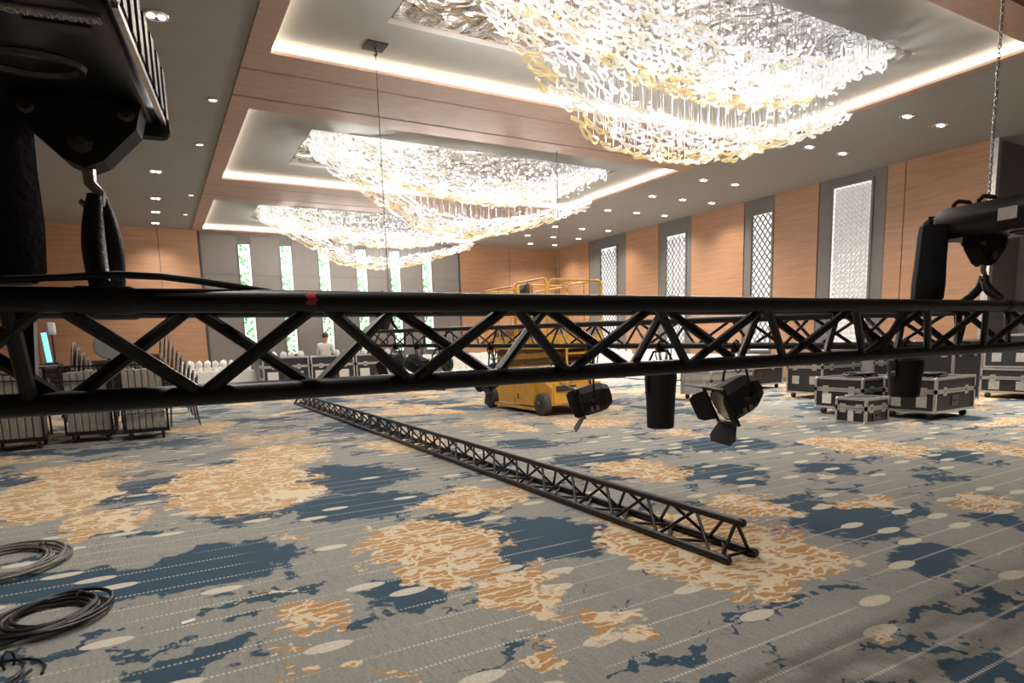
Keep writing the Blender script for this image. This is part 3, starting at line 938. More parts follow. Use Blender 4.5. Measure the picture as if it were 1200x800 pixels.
# ------------------------------------------------------------------ stage lamps on the cross truss
def clamp(t, z):
    MB().tube([(-.03, 0, z-.02), (-.034, 0, z+.02), (0, 0, z+.045), (.034, 0, z+.02), (.03, 0, z-.02)], .010, 6).build('clamp', 'black_paint', t, True)
    MB().bbox((-.035, -.02, z-.05), (.035, .02, z-.02)).build('clamp_base', 'black_paint', t)
def cable_loops(t, z, seed, n=3):
    rnd = random.Random(seed)
    for i in range(n):
        a = rnd.uniform(0, PI)
        w_, d_ = rnd.uniform(.04, .09), rnd.uniform(.08, .2)
        pts = [(math.cos(a)*w_*math.cos(PI*j/8)+.03, math.sin(a)*w_*math.cos(PI*j/8), z-d_*math.sin(PI*j/8)) for j in range(9)]
        MB().tube(pts, .006, 5).build('power_cable', 'cable_black', t, True)
def par_can(y, label, r, L_, z_top, rz=0.0):
    p = on_t2(y)
    t = thing('par_lamp', label, 'stage lamp', p, rz)
    clamp(t, 0.0)
    zt = z_top-p.z
    MB().lathe([(r*.80, zt-L_+.002), (r*.84, zt-L_), (r*.90, zt-L_*.55), (r*1.0, zt-L_*.18), (r*.97, zt-L_*.06), (r*.6, zt), (r*.3, zt+.02)], 18).build('lamp_can', 'black_matte', t, True)
    MB().lathe([(r*.62, zt-L_+.004), (r*.70, zt-L_-.012), (r*.84, zt-L_-.012), (r*.84, zt-L_+.01)], 18).build('front_ring', 'black_paint', t, True)
    zc = zt-L_*.4
    MB().tube([(-r*1.02, 0, zc), (-r*1.06, 0, zt+.03), (-r*.6, 0, -.05), (r*.6, 0, -.05), (r*1.06, 0, zt+.03), (r*1.02, 0, zc)], .011, 6).build('yoke', 'black_paint', t, True)
    for s in (-1, 1):
        MB().lathe([(.018, 0), (.018, .03), (.01, .034)], 8, M=Matrix.Rotation(s*PI/2, 3, 'Y'), c=(s*r*.98, 0, zc)).build('yoke_knob', 'dark_steel', t)
    cable_loops(t, -.02, int(y*100))
    return t
def barn_lamp(y, label, drop, aim, size=1.0):
    """drum lamp on a yoke, four barn-door leaves round the lens; aim: direction of the beam"""
    p = on_t2(y)
    t = thing('barn_door_lamp', label, 'stage lamp', p)
    clamp(t, 0.0)
    d = Vector(aim).normalized()
    sx = d.cross(Vector((0, 0, 1))).normalized()
    uy = sx.cross(d)
    M = Matrix((sx, uy, d)).transposed()
    c_ = Vector((0, 0, -drop))
    s = size
    MB().lathe([(.05*s, -.20*s), (.10*s, -.19*s), (.145*s, -.12*s), (.155*s, -.05*s), (.155*s, .10*s), (.145*s, .12*s)], 10, M=M, c=c_).build('lamp_housing', 'black_matte', t)
    MB().lathe([(.125*s, .119*s), (.125*s, .125*s)], 18, M=M, c=c_).build('lens', 'steel', t, True)
    fr = MB()
    for (a, b) in (((-.16, -.16), (.16, -.14)), ((-.16, .14), (.16, .16)), ((-.16, -.14), (-.14, .14)), ((.14, -.14), (.16, .14))):
        vs = []
        fr.box(M @ Vector(((a[0]+b[0])/2*s, (a[1]+b[1])/2*s, .135*s))+c_, (abs(b[0]-a[0])*s, abs(b[1]-a[1])*s, .02*s), M=M)
    fr.build('colour_frame', 'black_paint', t)
    for k_ in range(4):
        R = Matrix.Rotation(k_*PI/2, 3, 'Z')
        tilt = Matrix.Rotation(math.radians((52, 38, 48, 40)[k_]), 3, 'X')
        w1, w2, l_ = .13*s, (.19 if k_ % 2 == 0 else .12)*s, (.17 if k_ % 2 == 0 else .15)*s
        leaf = MB().prism([(-w1, 0), (w1, 0), (w2, l_*.7), (w2*.75, l_), (-w2*.75, l_), (-w2, l_*.7)], .004)
        T = M @ R
        vs = [T @ (tilt @ Vector(q)+Vector((0, .15*s, .14*s)))+c_ for q in leaf.v]
        MB().add(vs, leaf.f).build('barn_door', 'black_matte', t)
    e = [c_+sx*q*.175*s for q in (-1, 1)]
    MB().tube([e[0], e[0]+Vector((0, 0, .16*s)), Vector((0, 0, -.05))+sx*-.09*s, Vector((0, 0, -.05))+sx*.09*s, e[1]+Vector((0, 0, .16*s)), e[1]], .010, 6).build('yoke', 'black_paint', t, True)
    for q in (-1, 1):
        MB().tube([c_+sx*q*.15*s, c_+sx*q*.20*s], .02*s, 8).build('yoke_knob', 'dark_steel', t)
    # bright vent slots on the housing flank
    vm = MB()
    for q in (-.02, .035):
        vm.box(M @ Vector((-.115*s, -.085*s, q))+c_, (.05*s, .05*s, .03*s), M=M)
    vm.build('gel_clip', 'steel', t)
    cable_loops(t, -.02, int(y*77), 3)
    return t
par_can(4.17, 'long black par lamp hanging straight down beside the yellow lift', .14, .52, 1.09)
par_can(2.28, 'shorter black par lamp hanging before the tall road case', .105, .235, 1.175)
barn_lamp(3.46, 'big black barn-door lamp hanging before the pale road case', .41, (-.80, .26, -.42), 1.02)
barn_lamp(4.98, 'black barn-door lamp hanging before the end of the yellow lift', .52, (-.75, .45, -.25), .95)
barn_lamp(6.55, 'black barn-door lamp hanging before the back wheel of the yellow lift', .36, (-.75, .2, -.5), .9)
barn_lamp(7.6, 'black barn-door lamp in the row before the white-covered chairs, nearer the lift', .27, (-.6, -.3, -.35), .85)
barn_lamp(8.18, 'black barn-door lamp in the row before the white-covered chairs, between two others', .26, (.7, -.3, -.35), .85)
barn_lamp(8.75, 'black barn-door lamp at the hoisted far end of the lamp truss', .27, (-.8, -.2, -.3), .85)

# ------------------------------------------------------------------ yellow scissor lift
def scissor_lift(loc):
    t = thing('scissor_lift', 'yellow scissor lift with folded arms and raised guard rails', 'lift', loc)
    W2, L2 = .64, 1.22
    ch = MB()
    ch.add([(x, y, z) for x in (-.55, .55) for (y, z) in ((-L2, .18), (-L2, .50), (-L2+.25, .60), (L2-.75, .60), (L2-.40, .44), (L2, .36), (L2, .18))],
           [(0, 1, 2, 3, 4, 5, 6), tuple(range(13, 6, -1))]+[(i, i+7, (i+1) % 7+7, (i+1) % 7) for i in range(7)])
    body = ch.build('chassis', 'lift_yellow', t)
    for s in (-1, 1):
        x = s*.60
        def slab(poly):
            n = len(poly)
            return MB().add([(x+dx, y, z) for dx in (-.05, .05) for (y, z) in poly],
                            [tuple(range(n-1, -1, -1)), tuple(range(n, 2*n))]+[(i, (i+1) % n, (i+1) % n+n, i+n) for i in range(n)])
        pan = slab([(-.72, .16), (-.72, .62), (-.05, .62), (-.05, .16)]).build('side_tray', 'lift_yellow', t)
        MB().bbox((x-.057*1, -.20, .26), (x+.057, -.16, .36)).build('tray_latch', 'lift_dark', pan)
        slab([(-.03, .16), (-.03, .62), (.30, .62), (.62, .42), (.62, .16)]).build('side_tray', 'lift_yellow', t)
        MB().bbox((x-.04, -.9, .07), (x+.04, .9, .13)).build('pothole_guard', 'lift_yellow', t)
    for (x, y) in ((-.60, -1.0), (.60, -1.0), (-.60, 1.0), (.60, 1.0)):
        tr = MB().lathe([(.165, -.085), (.20, -.07), (.205, 0), (.20, .07), (.165, .085)], 20, M=Matrix.Rotation(PI/2, 3, 'Y'), c=(x, y, .205)).build('tyre', 'tyre_grey', t, True)
        s = -1 if x < 0 else 1
        MB().lathe([(.13, 0), (.13, .02), (.05, .03), (.04, .055)], 14, M=Matrix.Rotation(s*PI/2, 3, 'Y'), c=(x+s*.075, y, .205)).build('hub', 'lift_dark', tr, True)
    e = MB().bbox((-.52, -L2-.03, .20), (.52, -L2+.02, .58)).build('end_panel', 'lift_yellow', t)
    MB().bbox((-.48, -L2-.05, .44), (-.05, -L2-.02, .54)).build('control_cover', 'lift_dark', e)
    for s in (-.35, .35):
        MB().tube([(s-.06, -L2-.04, .24), (s-.06, -L2-.09, .24), (s+.06, -L2-.09, .24), (s+.06, -L2-.04, .24)], .014, 6).build('tie_down_loop', 'lift_yellow', t)
    # folded scissor pack
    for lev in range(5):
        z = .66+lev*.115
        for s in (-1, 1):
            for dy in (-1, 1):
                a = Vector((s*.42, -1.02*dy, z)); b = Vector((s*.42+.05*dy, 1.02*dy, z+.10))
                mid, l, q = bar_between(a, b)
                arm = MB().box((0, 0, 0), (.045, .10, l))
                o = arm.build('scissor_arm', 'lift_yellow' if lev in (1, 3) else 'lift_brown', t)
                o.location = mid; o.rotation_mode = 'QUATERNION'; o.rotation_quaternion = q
    for y in (-.95, 0, .95):
        MB().tube([(-.46, y, .95), (.46, y, .95)], .03, 8).build('pivot_shaft', 'dark_steel', t, True)
    MB().tube([(0, -.6, .62), (0, .5, 1.1)], .05, 10).build('lift_cylinder', 'steel', t, True)
    # platform
    MB().bbox((-.62, -L2, 1.20), (.62, L2, 1.30)).build('deck', 'lift_yellow', t)
    tb = MB()
    tb.bbox((-.63, -L2, 1.30), (-.61, L2, 1.45)); tb.bbox((.61, -L2, 1.30), (.63, L2, 1.45)); tb.bbox((-.61, L2-.02, 1.30), (.61, L2, 1.45)); tb.bbox((-.61, -L2, 1.30), (.61, -L2+.02, 1.45))
    tb.build('toe_board', 'lift_yellow', t)
    def hoop(a, b, z0, z1, r=.02, cr=.10):
        a, b = Vector(a), Vector(b)
        d = (b-a).normalized()
        pts = [(a.x, a.y, z0), (a.x, a.y, z1-cr)]
        for i in range(1, 4):
            g = PI/2*i/4
            q = a+d*cr*(1-math.cos(g)); pts.append((q.x, q.y, z1-cr+cr*math.sin(g)))
        q = a+d*cr; pts.append((q.x, q.y, z1)); q = b-d*cr; pts.append((q.x, q.y, z1))
        for i in range(1, 4):
            g = PI/2*(1-i/4)
            q = b-d*cr*(1-math.cos(g)); pts.append((q.x, q.y, z1-cr+cr*math.sin(g)))
        pts += [(b.x, b.y, z1-cr), (b.x, b.y, z0)]
        return MB().tube(pts, r, 8)
    ztop = 2.44
    for x in (-.60, .60):
        for (y0, y1) in ((-L2+.03, -.10), (-.04, L2-.03)):
            hp = hoop((x, y0, 0), (x, y1, 0), 1.30, ztop if y0 < -.5 else ztop-.04).build('guard_rail', 'lift_yellow', t, True)
            MB().tube([(x, y0, 1.88), (x, y1, 1.88)], .017, 8).build('mid_rail', 'lift_yellow', hp, True)
            MB().tube([(x, (y0+y1)/2, 1.30), (x, (y0+y1)/2, ztop-.04)], .017, 8).build('rail_post', 'lift_yellow', hp, True)
    for y in (-L2+.03, L2-.03, -.07):
        hp = hoop((-.57, y, 0), (.57, y, 0), 1.30, ztop-.02 if y < 0 else ztop-.05).build('guard_rail', 'lift_yellow', t, True)
        MB().tube([(-.57, y, 1.88), (.57, y, 1.88)], .017, 8).build('mid_rail', 'lift_yellow', hp, True)
    cb = MB().rbox((-.52, -.35, 2.30), (.16, .24, .20), .02).build('control_box', 'lift_dark', t, True)
    MB().tube([(-.52, -.40, 2.40), (-.52, -.40, 2.48)], .014, 8).build('joystick', 'black_matte', cb, True)
    for x in (-.25, .25):
        MB().bbox((x-.02, -L2-.06, .55), (x+.02, -L2-.03, 1.30)).build('ladder_rail', 'lift_yellow', t)
    for z in (.66, .88, 1.10):
        MB().bbox((-.25, -L2-.065, z), (.25, -L2-.035, z+.03)).build('ladder_rung', 'lift_yellow', t)
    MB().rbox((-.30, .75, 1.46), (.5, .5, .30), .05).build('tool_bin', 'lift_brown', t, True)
scissor_lift((6.68, 10.64, 0))

# ------------------------------------------------------------------ road cases
def caster_mesh(r=.05):
    return MB().tube([(-.018, 0, r), (.018, 0, r)], r, 10).mesh('wheel', 'rubber', True), MB().bbox((-.028, -.03, r*1.0), (.028, .03, r*2.3)).mesh('caster', 'dark_steel')
WHEEL, FORK = caster_mesh()
CORNER = MB().lathe([(.0, -.028), (.02, -.02), (.028, 0), (.02, .02), (.0, .028)], 8).mesh('corner', 'alu', True)
def road_case(loc, size, label, rz=0.0, lid=.62, casters=True, m='case_black', labels=2, group=None, name='road_case', plate='label_grey'):
    t = thing(name, label, 'case', loc, rz, group)
    w_, d_, h_ = size
    z0 = .125 if casters else .012
    zl = z0+(h_-z0)*lid
    MB().bbox((-w_/2, -d_/2, z0), (w_/2, d_/2, zl-.006)).build('body', m, t)
    MB().bbox((-w_/2, -d_/2, zl+.006), (w_/2, d_/2, h_)).build('lid', m, t)
    e = .018
    ed = MB()
    X, Y_ = w_/2, d_/2
    for z in (z0, zl-.014, zl+.014, h_):
        for (a, b) in (((-X, -Y_), (X, -Y_)), ((X, -Y_), (X, Y_)), ((X, Y_), (-X, Y_)), ((-X, Y_), (-X, -Y_))):
            ed.bbox((min(a[0], b[0])-e, min(a[1], b[1])-e, z-e), (max(a[0], b[0])+e, max(a[1], b[1])+e, z+e))
    for (x, y) in ((-X, -Y_), (X, -Y_), (X, Y_), (-X, Y_)):
        ed.bbox((x-e, y-e, z0), (x+e, y+e, h_))
    ed.build('metal_edging', 'alu', t)
    for (x, y) in ((-X, -Y_), (X, -Y_), (X, Y_), (-X, Y_)):
        for z in (z0, h_): inst('corner', CORNER, t, (x, y, z))
    for s in (-.28, .28):
        lt = MB().bbox((s*w_-.05, -Y_-.014, zl-.07), (s*w_+.05, -Y_-.002, zl+.06)).build('latch', 'alu', t)
        MB().bbox((s*w_-.02, -Y_-.022, zl-.02), (s*w_+.02, -Y_-.013, zl+.02)).build('butterfly', 'steel', lt)
        lt = MB().bbox((-X-.014, s*d_-.05, zl-.07), (-X-.002, s*d_+.05, zl+.06)).build('latch', 'alu', t)
    zh = (z0+zl)/2
    for q in range(labels):
        yq = (q-(labels-1)/2)*d_*.5
        MB().bbox((-X-.010, yq-.10*min(1, d_), zh-.09), (-X-.001, yq+.10*min(1, d_), zh+.08)).build('name_plate', plate, t)
    MB().bbox((-.10, -Y_-.010, zh-.08), (.10, -Y_-.001, zh+.08)).build('handle_dish', 'dark_steel', t)
    MB().tube([(-.06, -Y_-.012, zh), (-.06, -Y_-.035, zh), (.06, -Y_-.035, zh), (.06, -Y_-.012, zh)], .008, 6).build('handle', 'rubber', t, True)
    if casters:
        for (x, y) in ((-X+.09, -Y_+.09), (X-.09, -Y_+.09), (X-.09, Y_-.09), (-X+.09, Y_-.09)):
            c_ = inst('caster', FORK, t, (x, y, 0))
            inst('wheel', WHEEL, c_)
    return t
road_case((10.65, 9.75, 0), (1.25, .85, .60), 'pale grey road case on casters behind the barn-door lamp', m='case_grey', plate='label_grey')
road_case((10.25, 6.30, 0), (1.10, .80, .60), 'black road case with two round plates, beside the small low case', plate='label_white')
t = road_case((9.25, 5.62, 0), (.55, .45, .36), 'small low road case without casters standing on the carpet', casters=False, labels=1, plate='label_white')
road_case((10.55, 5.35, 0), (1.10, .75, .62), 'black road case with a dark can lamp hanging before it')
road_case((12.25, 5.95, 0), (.90, .65, 1.15), 'tall dark road case standing upright beside the ladder', lid=.8, labels=1, plate='label_grey')
road_case((12.4, 8.4, 0), (1.3, .8, .98), 'tall black road case behind the two plated cases', plate='label_grey')
road_case((13.8, 7.6, 0), (.7, .7, 1.02), 'upright black road case with pale edging behind the tall dark case', labels=1)
road_case((12.95, 10.9, 0), (1.7, .8, .80), 'long low black road case toward the far wooden wall panels', plate='label_white')
road_case((14.85, 5.75, 0), (1.5, .9, .56), 'long black road case on double casters by the alcove')
road_case((14.95, 5.85, .586), (1.3, .8, .62), 'black road case stacked on the long one by the alcove', casters=False)
# gear lying on the cases
def cable_heap(loc, label, r, turns, cr, m, seed, h=.03, sx=1.0, sy=1.0, tl=1.0):
    rnd = random.Random(seed)
    t = thing('cable_coil', label, 'cable', loc)
    pts = []
    n = turns*22
    ph = [rnd.uniform(0, 6) for _ in range(4)]
    for i in range(n):
        a = 2*PI*i/22
        u_ = i/n
        rr = r*(.70+.30*math.sin(u_*11+ph[0])**2+.05*math.sin(a*2+ph[1]))
        pts.append((sx*rr*math.cos(a)+.03*math.sin(u_*9+ph[2]), sy*rr*math.sin(a)+.03*math.cos(u_*7+ph[3]), cr+h*abs(math.sin(u_*PI*3+a*.3))))
    MB().tube(pts, cr, 6).build('cable_turns', m, t, True)
    tail = [(r*.9*sx, 0, cr+.02), (r*.5, -r*.9*tl, cr+.01), (-r*.3, -r*1.1*tl, cr+h*.6), (-r*1.1*tl, -r*1.35*tl, cr), (-r*1.9*tl, -r*1.5*tl, cr)]
    MB().tube(tail, cr, 6).build('cable_tail', m, t, True)
    a = .9
    MB().tube([(r*.85*math.cos(a)+.03*math.cos(q*PI/4)*math.cos(a), r*.85*math.sin(a)+.03*math.cos(q*PI/4)*math.sin(a), .03+.045*math.sin(q*PI/4)) for q in range(8)], .006, 5, closed=True).build('cable_tie', 'black_strap', t, True)
    return t
cable_heap((-.60, 3.86, 0), 'coiled black cable on the carpet, its turns piled thick', .235, 9, .011, 'cable_black', 2, .035, 1.1, 1.15)
cable_heap((-.98, 5.05, 0), 'coiled grey-brown cable on the carpet toward the panel carts', .34, 9, .009, 'cable_grey', 5, .03, 1.1, 1.2)
cable_heap((-.80, 3.20, 0), 'loose loop of thin black cable on the carpet beside the thick coil', .22, 2, .007, 'cable_black', 8, .01, 1.1, 1.0)
cable_heap((10.22, 6.26, .60), 'tangle of black cable heaped on the lid of the plated case', .22, 5, .014, 'cable_black', 11, .06, tl=.6)
cable_heap((10.52, 5.33, .62), 'tangle of black cable heaped on the lid of the unplated case', .2, 5, .014, 'cable_black', 14, .05, tl=.6)
# folding ladder
t = thing('step_ladder', 'aluminium step ladder standing between the dark cases', 'ladder', (14.2, 6.75, 0), .25)
for x in (-.24, .24):
    MB().bbox((x-.025, -.015, 0), (x+.025, .015, 1.15)).build('stile', 'alu', t)
for z in (.25, .5, .75, 1.0):
    MB().bbox((-.22, -.03, z), (.22, .03, z+.03)).build('tread', 'alu', t)

# ------------------------------------------------------------------ panel carts at the left
PANEL = MB().rbox((0, 0, .46), (.082, .70, .92), .008).mesh('panel', 'panel_wood_grey')
def panel_cart(loc, label, n, bar, rz=0.0):
    t = thing('panel_cart', label, 'cart', loc, rz)
    w_ = n*.09+.06
    MB().bbox((-w_/2, -.38, .12), (w_/2, .38, .17)).build('base', 'black_paint', t)
    for i in range(n):
        o = inst('panel', PANEL, t, (-w_/2+.075+i*.09, .01*random.uniform(-1, 1), .17), scale=(1, 1, 1+.02*random.uniform(-1, 1)))
    for x in (-w_/2, w_/2):
        for y in (-.37, .37):
            MB().tube([(x, y, .12), (x, y, 1.16)], .016, 8).build('post', 'black_paint', t, True)
    for z in bar:
        MB().tube([(-w_/2, -.385, z), (w_/2, -.385, z)], .012, 6).build('retaining_bar', 'black_paint', t, True)
    MB().tube([(-w_/2, -.37, 1.16), (-w_/2, .37, 1.16), (w_/2, .37, 1.16), (w_/2, -.37, 1.16)], .016, 8, closed=True).build('top_frame', 'black_paint', t, True)
    for (x, y) in ((-w_/2+.08, -.3), (w_/2-.08, -.3), (w_/2-.08, .3), (-w_/2+.08, .3)):
        c_ = inst('caster', FORK, t, (x, y, 0)); inst('wheel', WHEEL, c_)
    return t
panel_cart((-.22, 11.62, 0), 'wheeled cart of upright grey panels crossed by a low retaining bar', 6, (.42, .80))
panel_cart((-.98, 11.90, 0), 'wheeled cart of upright grey panels between the other two carts', 6, (.95,))
panel_cart((-1.86, 11.60, 0), 'wheeled cart of upright grey panels with a black board on top', 7, (1.0,))
panel_cart((-2.75, 11.40, 0), 'wheeled cart of upright grey panels farthest from the chair stacks', 7, (1.0,))
t = thing('black_board', 'black board laid over the carts with small gear on it', 'board', (-2.2, 11.55, 1.176))
MB().rbox((0, 0, .02), (1.9, .70, .04), .008).build('board_top', 'black_matte', t)
MB().tube([(-.95, -.35, .02), (.95, -.35, .02)], .012, 6).build('board_edge', 'alu', t, True)
t = thing('tube_lamp', 'glowing blue tube lamp standing on the black board', 'lamp', (-1.36, 11.42, 1.216))
MB().lathe([(.06, 0), (.06, .02), (.02, .03)], 12).build('foot', 'black_paint', t, True)
MB().tube([(0, 0, .03), (-.03, 0, .46)], .035, 10).build('tube', 'blue_lamp', t, True)
t = thing('equipment_stand', 'slim black stand with a white cloth over its head, beside the blue tube', 'stand', (-1.33, 11.76, 1.216))
MB().lathe([(.05, 0), (.05, .02), (.012, .03), (.012, .48)], 10).build('stem', 'black_paint', t, True)
MB().rbox((0, 0, .53), (.11, .08, .19), .02).build('cloth', 'white_cloth', t, True)
t = thing('gear_box', 'small pale box lying on the black board', 'box', (-2.05, 11.55, 1.216))
MB().rbox((0, 0, .06), (.34, .22, .12), .01).build('shell', 'label_grey', t)
MB().bbox((-.10, -.115, .03), (.10, -.108, .09)).build('face_plate', 'label_white', t)
t = thing('mirror_ball', 'sparkling faceted silver ball on the black board', 'ball', (-2.48, 11.45, 1.216))
pts = [(.17*math.sin(PI*i/9)+.001, .17-.17*math.cos(PI*i/9)) for i in range(10)]
MB().lathe(pts, 14).build('facets', 'steel', t)
MB().tube([(0, 0, .33), (0, 0, .38)], .02, 8).build('cap', 'dark_steel', t)
t = thing('round_tabletop', 'grey round tabletop standing on edge behind the panel carts', 'tabletop', (-.68, 12.55, 0))
M_ = Matrix.Rotation(PI/2, 3, 'X')
MB().lathe([(.20, -.012), (.21, 0), (.20, .012)], 28, M=M_, c=(0, 0, 1.47)).build('disc', 'table_grey', t, True)
MB().lathe([(.03, 0), (.03, 1.25)], 8, c=(0, .03, .12)).build('column', 'dark_steel', t)
MB().lathe([(.25, 0), (.25, .02), (.05, .05), (.03, .12)], 16, c=(0, .03, 0)).build('foot', 'dark_steel', t, True)

# ------------------------------------------------------------------ stacked chairs
def banquet_chair():
    t = thing('banquet_chair', 'chair', 'chair')
    MB().rbox((0, 0, .446), (.40, .355, .092), .02).build('seat', 'seat_fabric', t, True)
    for x in (-.18, .18):
        MB().tube([(x, -.2, .412), (x, .2, .412)], .011, 6).build('seat_rail', 'chair_frame', t, True)
    bk = MB()
    bk.add([(x, y, z) for (x, z) in ((.20, .50), (.225, .70), (.25, .86), (.285, .86), (.262, .70), (.24, .50)) for y in (-.19, .19)],
           [(0, 2, 3, 1), (2, 4, 5, 3), (4, 6, 7, 5), (6, 8, 9, 7), (8, 10, 11, 9), (10, 0, 1, 11), (0, 10, 8, 2), (2, 8, 6, 4), (1, 3, 9, 11), (3, 5, 7, 9)])
    bk.build('backrest', 'seat_fabric', t)
    MB().tube([(.22, -.2, .44), (.25, -.2, .70), (.28, -.19, .90), (.28, .19, .90), (.25, .2, .70), (.22, .2, .44)], .013, 6).build('back_frame', 'alu', t, True)
    for (x, y, dx) in ((-.19, -.2, -.03), (-.19, .2, -.03), (.2, -.2, .05), (.2, .2, .05)):
        MB().tube([(x, y, .44), (x+dx, y, 0)], .013, 6).build('leg', 'chair_frame', t, True)
    return t
proto = banquet_chair()
first = True
for s_i, (sx_, sy_, n_, what) in enumerate(((.36, 13.0, 10, 'in the stack nearest the white linen tables'), (-.36, 13.5, 9, 'in the middle stack behind the panel carts'), (-1.10, 13.3, 8, 'in the stack behind the blue tube lamp'))):
    for i in range(n_):
        lab = 'grey-brown banquet chair with pale rim, '+('topmost ' if i == n_-1 else 'lowest ' if i == 0 else ORD[i]+' up ')+what
        loc = (sx_-i*.055, sy_, i*.092)
        if first:
            proto.location = loc; proto['label'] = lab; proto['group'] = 'stacked banquet chairs'; first = False
        else:
            dup(proto, loc, 0, lab, 'stacked banquet chairs')

# ------------------------------------------------------------------ linen tables, cases and covered chairs toward the far wall
def draped_table(loc, size, label, rz=0.0):
    t = thing('linen_table', label, 'table', loc, rz)
    w_, d_, h_ = size
    MB().bbox((-w_/2+.02, -d_/2+.02, h_-.03), (w_/2-.02, d_/2-.02, h_-.004)).build('tabletop', 'table_grey', t)
    for (x, y) in ((-1, -1), (1, -1), (1, 1), (-1, 1)):
        MB().tube([(x*(w_/2-.12), y*(d_/2-.1), 0), (x*(w_/2-.12), y*(d_/2-.1), h_-.03)], .018, 6).build('leg', 'dark_steel', t, True)
    # cloth: top and a pleated skirt
    n = int((w_+d_)*2/.09)
    per = []
    for i in range(n):
        s_ = i/n*2*(w_+d_)
        if s_ < w_: p = (-w_/2+s_, -d_/2); nn = (0, -1)
        elif s_ < w_+d_: p = (w_/2, -d_/2+s_-w_); nn = (1, 0)
        elif s_ < 2*w_+d_: p = (w_/2-(s_-w_-d_), d_/2); nn = (0, 1)
        else: p = (-w_/2, d_/2-(s_-2*w_-d_)); nn = (-1, 0)
        per.append((p, nn, .018*math.sin(i*2.1)+.012*math.sin(i*.7)))
    vs = [(p[0], p[1], h_) for p, nn, o in per]+[(p[0]+nn[0]*(.02+o*.5), p[1]+nn[1]*(.02+o*.5), h_*.5) for p, nn, o in per]+[(p[0]+nn[0]*(.035+o), p[1]+nn[1]*(.035+o), .03) for p, nn, o in per]
    fs = [tuple(range(n))]
    for k_ in range(2):
        for i in range(n):
            j = (i+1) % n
            fs.append((k_*n+i, (k_+1)*n+i, (k_+1)*n+j, k_*n+j))
    MB().add(vs, fs).build('tablecloth', 'white_cloth', t, True)
    return t
def linen_bundle_mesh(seed):
    rnd = random.Random(seed)
    m = MB()
    prof = [(.02, 0), (.078, .0), (.086, .035), (.085, .08), (.076, .115), (.05, .138), (.006, .145)]
    n = 14
    vs = []
    for (r, z) in prof:
        for k_ in range(n):
            a = 2*PI*k_/n
            rr = r*(1+.07*math.sin(2*a+seed)+.05*math.sin(5*a+seed*2)+.05*rnd.uniform(-1, 1))
            vs.append((rr*math.cos(a), rr*math.sin(a), max(0, z*(1+.14*math.sin(2*a+seed*1.7)+.14*rnd.uniform(-1, 1)))))
    fs = [(i*n+k_, i*n+(k_+1) % n, (i+1)*n+(k_+1) % n, (i+1)*n+k_) for i in range(len(prof)-1) for k_ in range(n)]
    fs.append(tuple((len(prof)-1)*n+k_ for k_ in range(n)))
    m.add(vs, fs)
    return m.mesh('linen_bundle', 'white_cloth', True)
BUND = [linen_bundle_mesh(s) for s in range(4)]
def bundle(x, y, z, label, group, s):
    o = bpy.data.objects.new('linen_bundle', BUND[s % 4])
    COL.objects.link(o)
    o.location = (x, y, z); o.rotation_euler = (0, 0, s*1.3)
    return tag(o, label, 'linen', group)
draped_table((1.40, 18.9, 0), (1.9, .75, .78), 'long table under white cloth before the wood and grey wall joint')
k_ = 0
for i in range(9):
    for lev in range(3):
        bundle(.60+i*.20, 18.74+.30*(lev % 2)+.03*(i % 3), .782+.135*(lev//2), 'rounded white linen bundle heaped on the white-clothed long table', 'linen bundles on the long table', k_); k_ += 1
for i, x in enumerate((3.08, 4.34, 5.60)):
    rc = road_case((x, 18.35, 0), (1.18, .80, 1.10), ('black road case with pale plates under linen bundles, next to the long white table', 'black road case with pale plates, standing before the person in white', 'black road case with pale plates under linen bundles, next to the covered chairs')[i], labels=2, plate='label_white', lid=.75)
    for q in (-.36, .30):
        MB().bbox((q-.14, -.413, .42), (q+.14, -.401, .72)).build('name_plate', 'label_white', rc)
    for j in range(5):
        if i == 1 and j in (0, 1, 2): continue
        bundle(x-.46+j*.23, 18.25+.1*(j % 2), 1.108, 'rounded white linen bundle lying in the row on the black road cases', 'linen bundles on the road cases', i*5+j)
def covered_chair():
    t = thing('covered_chair', 'chair', 'chair')
    prof = []
    m = MB()
    rings = [(0.02, .25, .27, 0, 0), (.25, .235, .25, 0, 0), (.46, .22, .225, 0, 0), (.48, .20, .21, 0, 0)]
    n = 20
    vs = []
    for (z, a_, b_, ox, oy) in rings:
        for i in range(n):
            g = 2*PI*i/n
            sx_ = max(-1, min(1, 1.35*math.cos(g))); sy_ = max(-1, min(1, 1.35*math.sin(g)))
            f_ = 1+.05*math.sin(i*2.4)*(1 if z < .3 else 0)
            vs.append((sx_*a_*f_, sy_*b_*f_, z))
    fs = [tuple(range(n-1, -1, -1)), tuple(3*n+i for i in range(n))]
    for k in range(3):
        for i in range(n):
            fs.append((k*n+i, k*n+(i+1) % n, (k+1)*n+(i+1) % n, (k+1)*n+i))
    m.add(vs, fs).build('seat_cover', 'white_cloth', t, True)
    bk = MB()
    vs = []
    for (z, hw, y0, y1) in ((.30, .235, .17, .26), (.70, .23, .20, .27), (.92, .21, .225, .28), (.99, .14, .24, .28)):
        vs += [(-hw, y0, z), (hw, y0, z), (hw, y1, z), (-hw, y1, z)]
    fs = [(3, 2, 1, 0), (12, 13, 14, 15)]
    for k in range(3):
        for i in range(4):
            fs.append((k*4+i, k*4+(i+1) % 4, k*4+4+(i+1) % 4, k*4+4+i))
    bk.add(vs, fs).build('back_cover', 'white_cloth', t)
    return t
cproto = covered_chair()
spots = []
for r_ in range(3):
    for i in range(8):
        spots.append((6.50+i*.58+.12*r_, 19.2+r_*.85, random.uniform(-.12, .12)))
